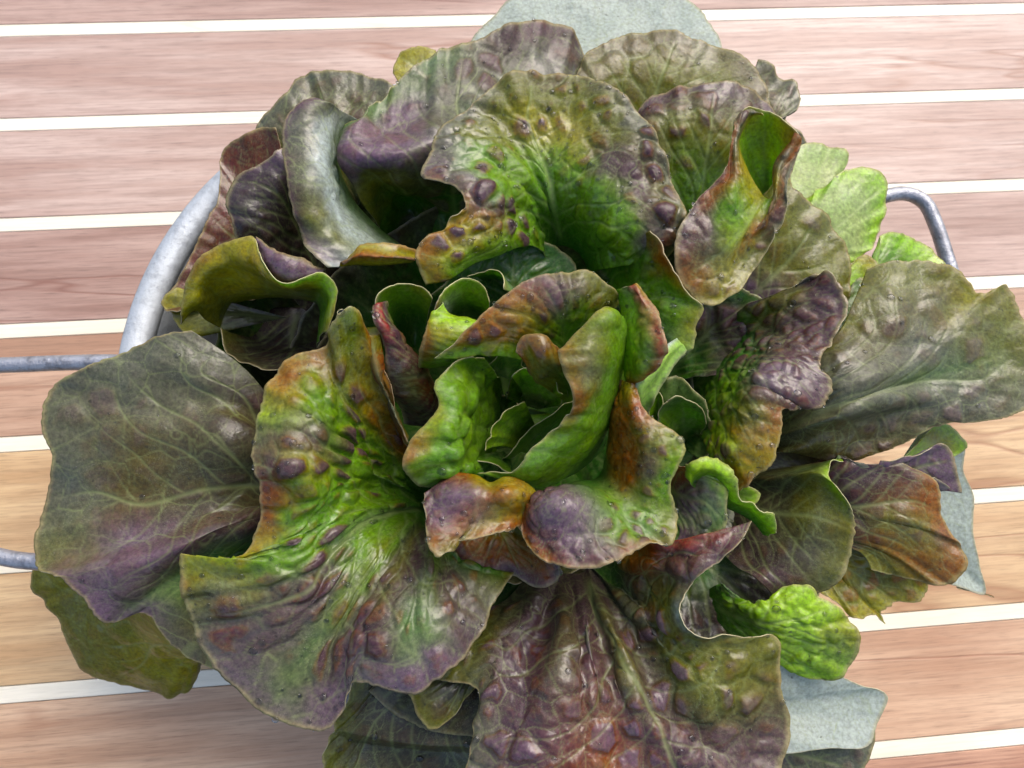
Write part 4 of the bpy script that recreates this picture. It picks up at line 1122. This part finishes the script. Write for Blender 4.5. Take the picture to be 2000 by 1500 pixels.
leaf("""
862 588 13.0; 856 598 13.4; 850 606 13.5; 846 612 13.1 | wlly
885 618 12.6; 868 628 13.4; 850 638 13.5; 838 642 12.9 | llyr
940 628 12.4; 905 645 13.5; 870 660 13.5; 828 660 12.5 | ylyr
960 650 12.4; 920 668 13.3; 875 680 13.3; 822 682 12.1 | oggr
930 690 12.0; 895 698 12.8; 860 704 12.8; 820 702 11.7 | gggo
900 715 11.4; 880 720 12.0; 850 722 12.0; 826 718 11.2 | gggg
""", blister=.07, purple=.1, dome='r', size=.45, drops=2)
# rust folds between the big leaf and the ribbon
leaf("""
706 655 13.0; 712 690 12.8; 725 730 12.4; 755 800 11.5; 785 870 10.2 | rrrpr
722 655 13.5; 728 690 13.3; 740 735 12.9; 768 800 12.0; 795 862 10.6 | orppr
744 655 13.2; 748 690 13.0; 756 735 12.4; 776 800 11.6; 800 850 10.4 | orroy
""", blister=.05, purple=.4, dome='p', size=.4, tooth=.02)
leaf("""
716 640 12.8; 718 665 13.0; 722 690 12.8; 730 725 12.4
732 638 12.6; 734 660 13.2; 736 685 13.1; 738 722 12.6
750 636 12.8; 750 655 13.0; 748 680 12.8; 744 715 12.4
""", cols='orrr', blister=.02, purple=0, size=.4, tooth=.02)
# top heart leaf, orange and purple
leaf("""
1110 775 10.8; 1062 718 12.4; 965 692 13.5; 848 697 13.55 | gggg
1112 765 10.8; 1062 698 12.9; 972 664 13.9; 884 672 13.95 | ggrr
1114 755 10.8; 1066 680 13.2; 990 640 14.1; 918 636 14.15 | ggrr
1116 745 10.8; 1074 668 13.3; 1012 612 14.2; 952 606 14.25 | ggyr
1120 735 10.8; 1085 655 13.4; 1040 592 14.3; 992 572 14.35 | ggrr
1124 728 10.8; 1100 645 13.4; 1075 580 14.4; 1045 545 14.45 | dgvv
1128 722 10.8; 1118 638 13.4; 1110 575 14.4; 1102 530 14.45 | dgpo
1134 718 10.8; 1138 635 13.3; 1145 578 14.3; 1158 533 14.35 | ggoo
1140 715 10.8; 1156 638 13.1; 1172 592 13.9; 1200 560 13.95 | ggoo
1146 714 10.8; 1168 650 12.8; 1185 618 13.2; 1206 590 13.25 | ggoo
""", flat=1.2, blister=.11, purple=.75, dome='p', size=.60, drops=5, ruffle=.05, veins=.6, label="orange and purple leaf above the heart hollow")
leaf("""
1115 790 10; 1070 760 12.0; 1035 725 13.2; 1012 690 13.8 | gyor
1118 785 10; 1078 748 12.2; 1045 705 13.8; 1022 662 14.0 | gyor
1122 780 10; 1090 735 12.3; 1065 695 14.0; 1050 655 14.1 | gyor
1128 775 10; 1105 730 12.3; 1092 700 13.6; 1082 675 13.8 | ggrr
1135 770 10; 1120 735 12.0; 1112 712 13.0; 1105 692 13.3 | gggr
""", blister=.07, purple=.5, dome='p', size=.5, ruffle=.02, drops=3)
# red edged leaf
leaf("""
1203 566 13.6; 1218 562 14.0; 1232 556 14.2; 1244 550 14.1 | gkqy
1212 610 13.4; 1234 602 13.9; 1256 594 14.4; 1280 590 14.4 | glqq
1214 650 13.2; 1238 646 13.8; 1264 640 14.2; 1292 635 14.4 | llgq
1216 690 13.0; 1240 688 13.6; 1266 684 14.1; 1305 682 14.3 | gltq
1218 725 12.8; 1236 722 13.3; 1258 716 13.8; 1285 712 13.9 | gggq
1222 750 12.6; 1232 750 12.9; 1244 746 13.2; 1260 738 13.4 | grrr
""", blister=.09, purple=0, size=.4, ruffle=.05, tooth=.03, drops=3, veins=.3, label="green leaf with a bright red edge right of the heart")
leaf("""
1322 660 12.9; 1330 668 12.9; 1338 676 12.8; 1342 684 12.6
1288 684 13.2; 1298 694 13.2; 1308 706 12.9; 1312 720 12.3
1262 712 13.3; 1274 724 13.3; 1286 740 12.8; 1290 756 11.9
1244 742 13.3; 1254 754 13.3; 1268 768 12.7; 1278 784 11.6
1238 768 13.1; 1246 782 13.0; 1258 794 12.4; 1270 800 11.4
1238 786 12.8; 1242 798 12.7; 1250 808 12.2; 1262 812 11.4
""", cols='wllg', blister=.03, purple=0, size=.35, ruffle=.03, tooth=.02, veins=0, under=True, label="pale green turned back edge of the red rimmed leaf")
# smooth green S shaped leaf
leaf("""
1222 628 13.3; 1215 618 14.2; 1206 610 14.6; 1196 604 14.6 | gggg
1226 650 12.8; 1212 636 14.4; 1190 622 15.0; 1166 614 14.9 | gggy
1228 680 12.2; 1204 664 14.3; 1162 650 15.1; 1122 648 15.0 | ggoo
1228 705 11.8; 1200 696 14.2; 1150 684 15.2; 1090 684 15.1 | ggor
1224 735 11.5; 1190 730 14.0; 1152 722 15.0; 1104 722 15.0 | ggko
1212 770 11.2; 1182 766 13.7; 1150 760 14.7; 1114 762 14.8 | ggor
1200 808 10.8; 1172 804 13.3; 1145 800 14.3; 1114 800 14.4 | dggr
1190 848 10.6; 1158 846 13.0; 1125 840 13.9; 1084 838 14.0 | dggg
1168 888 10.6; 1130 886 12.9; 1088 876 13.7; 1038 876 13.8 | dggg
1128 922 10.8; 1092 918 12.8; 1056 910 13.5; 1014 908 13.6 | dggg
1070 948 11.2; 1050 944 12.7; 1022 934 13.2; 985 920 13.2 | dggg
1020 948 11.6; 1000 942 12.6; 970 934 12.9; 932 925 12.8 | dggg
""", blister=.05, purple=.0, size=.6, ruffle=.06, tooth=.02, veins=.3, label="smooth green S shaped leaf curling through the heart")

leaf("""
1868 1146 9.1; 1870 1148 9.15; 1872 1150 9.1
1895 1150 8.9; 1896 1153 8.95; 1897 1156 8.9
1918 1156 8.7; 1920 1158 8.75; 1920 1160 8.7
1940 1164 8.5; 1941 1166 8.52; 1941 1167 8.5
""", cols='rbr', blister=0, purple=0, size=.3, veins=0, tooth=.01, ruffle=.01, label="thin dry brown leaf tip")

for i, L in enumerate(LEAVES):
    build(L, i)

# ------------------------------------------------------------------ water drops on the leaves
def drops():
    N = NT("water")
    b = N.n("ShaderNodeBsdfPrincipled")
    b.inputs["Transmission Weight"].default_value = 1; b.inputs["Roughness"].default_value = .03
    b.inputs["IOR"].default_value = 1.33
    N.l(b.outputs[0], N.out.inputs[0])
    bm = bmesh.new(); bmesh.ops.create_uvsphere(bm, u_segments=10, v_segments=6, radius=1)
    sv = np.array([v.co[:] for v in bm.verts]); sf = [[v.index for v in f.verts] for f in bm.faces]; bm.free()
    vs, fs = [], []
    for p, n, r in DROPS:
        n = n / np.linalg.norm(n); a = np.cross(n, (0.3, .9, .2)); a /= np.linalg.norm(a); c = np.cross(n, a)
        k = len(vs); sx = r * (1 + .3 * rng.rand())
        for v in sv:
            vs.append((p + n * (r * .1) + a * v[0] * sx + c * v[1] * r + n * v[2] * r * .36) * CM)
        fs += [[k + i for i in f] for f in sf]
    o = link_mesh("water_drops", vs, fs, N.m)
    o['kind'] = 'stuff'; o['label'] = "clear water drops scattered over the wet lettuce leaves"
if DROPS:
    drops()
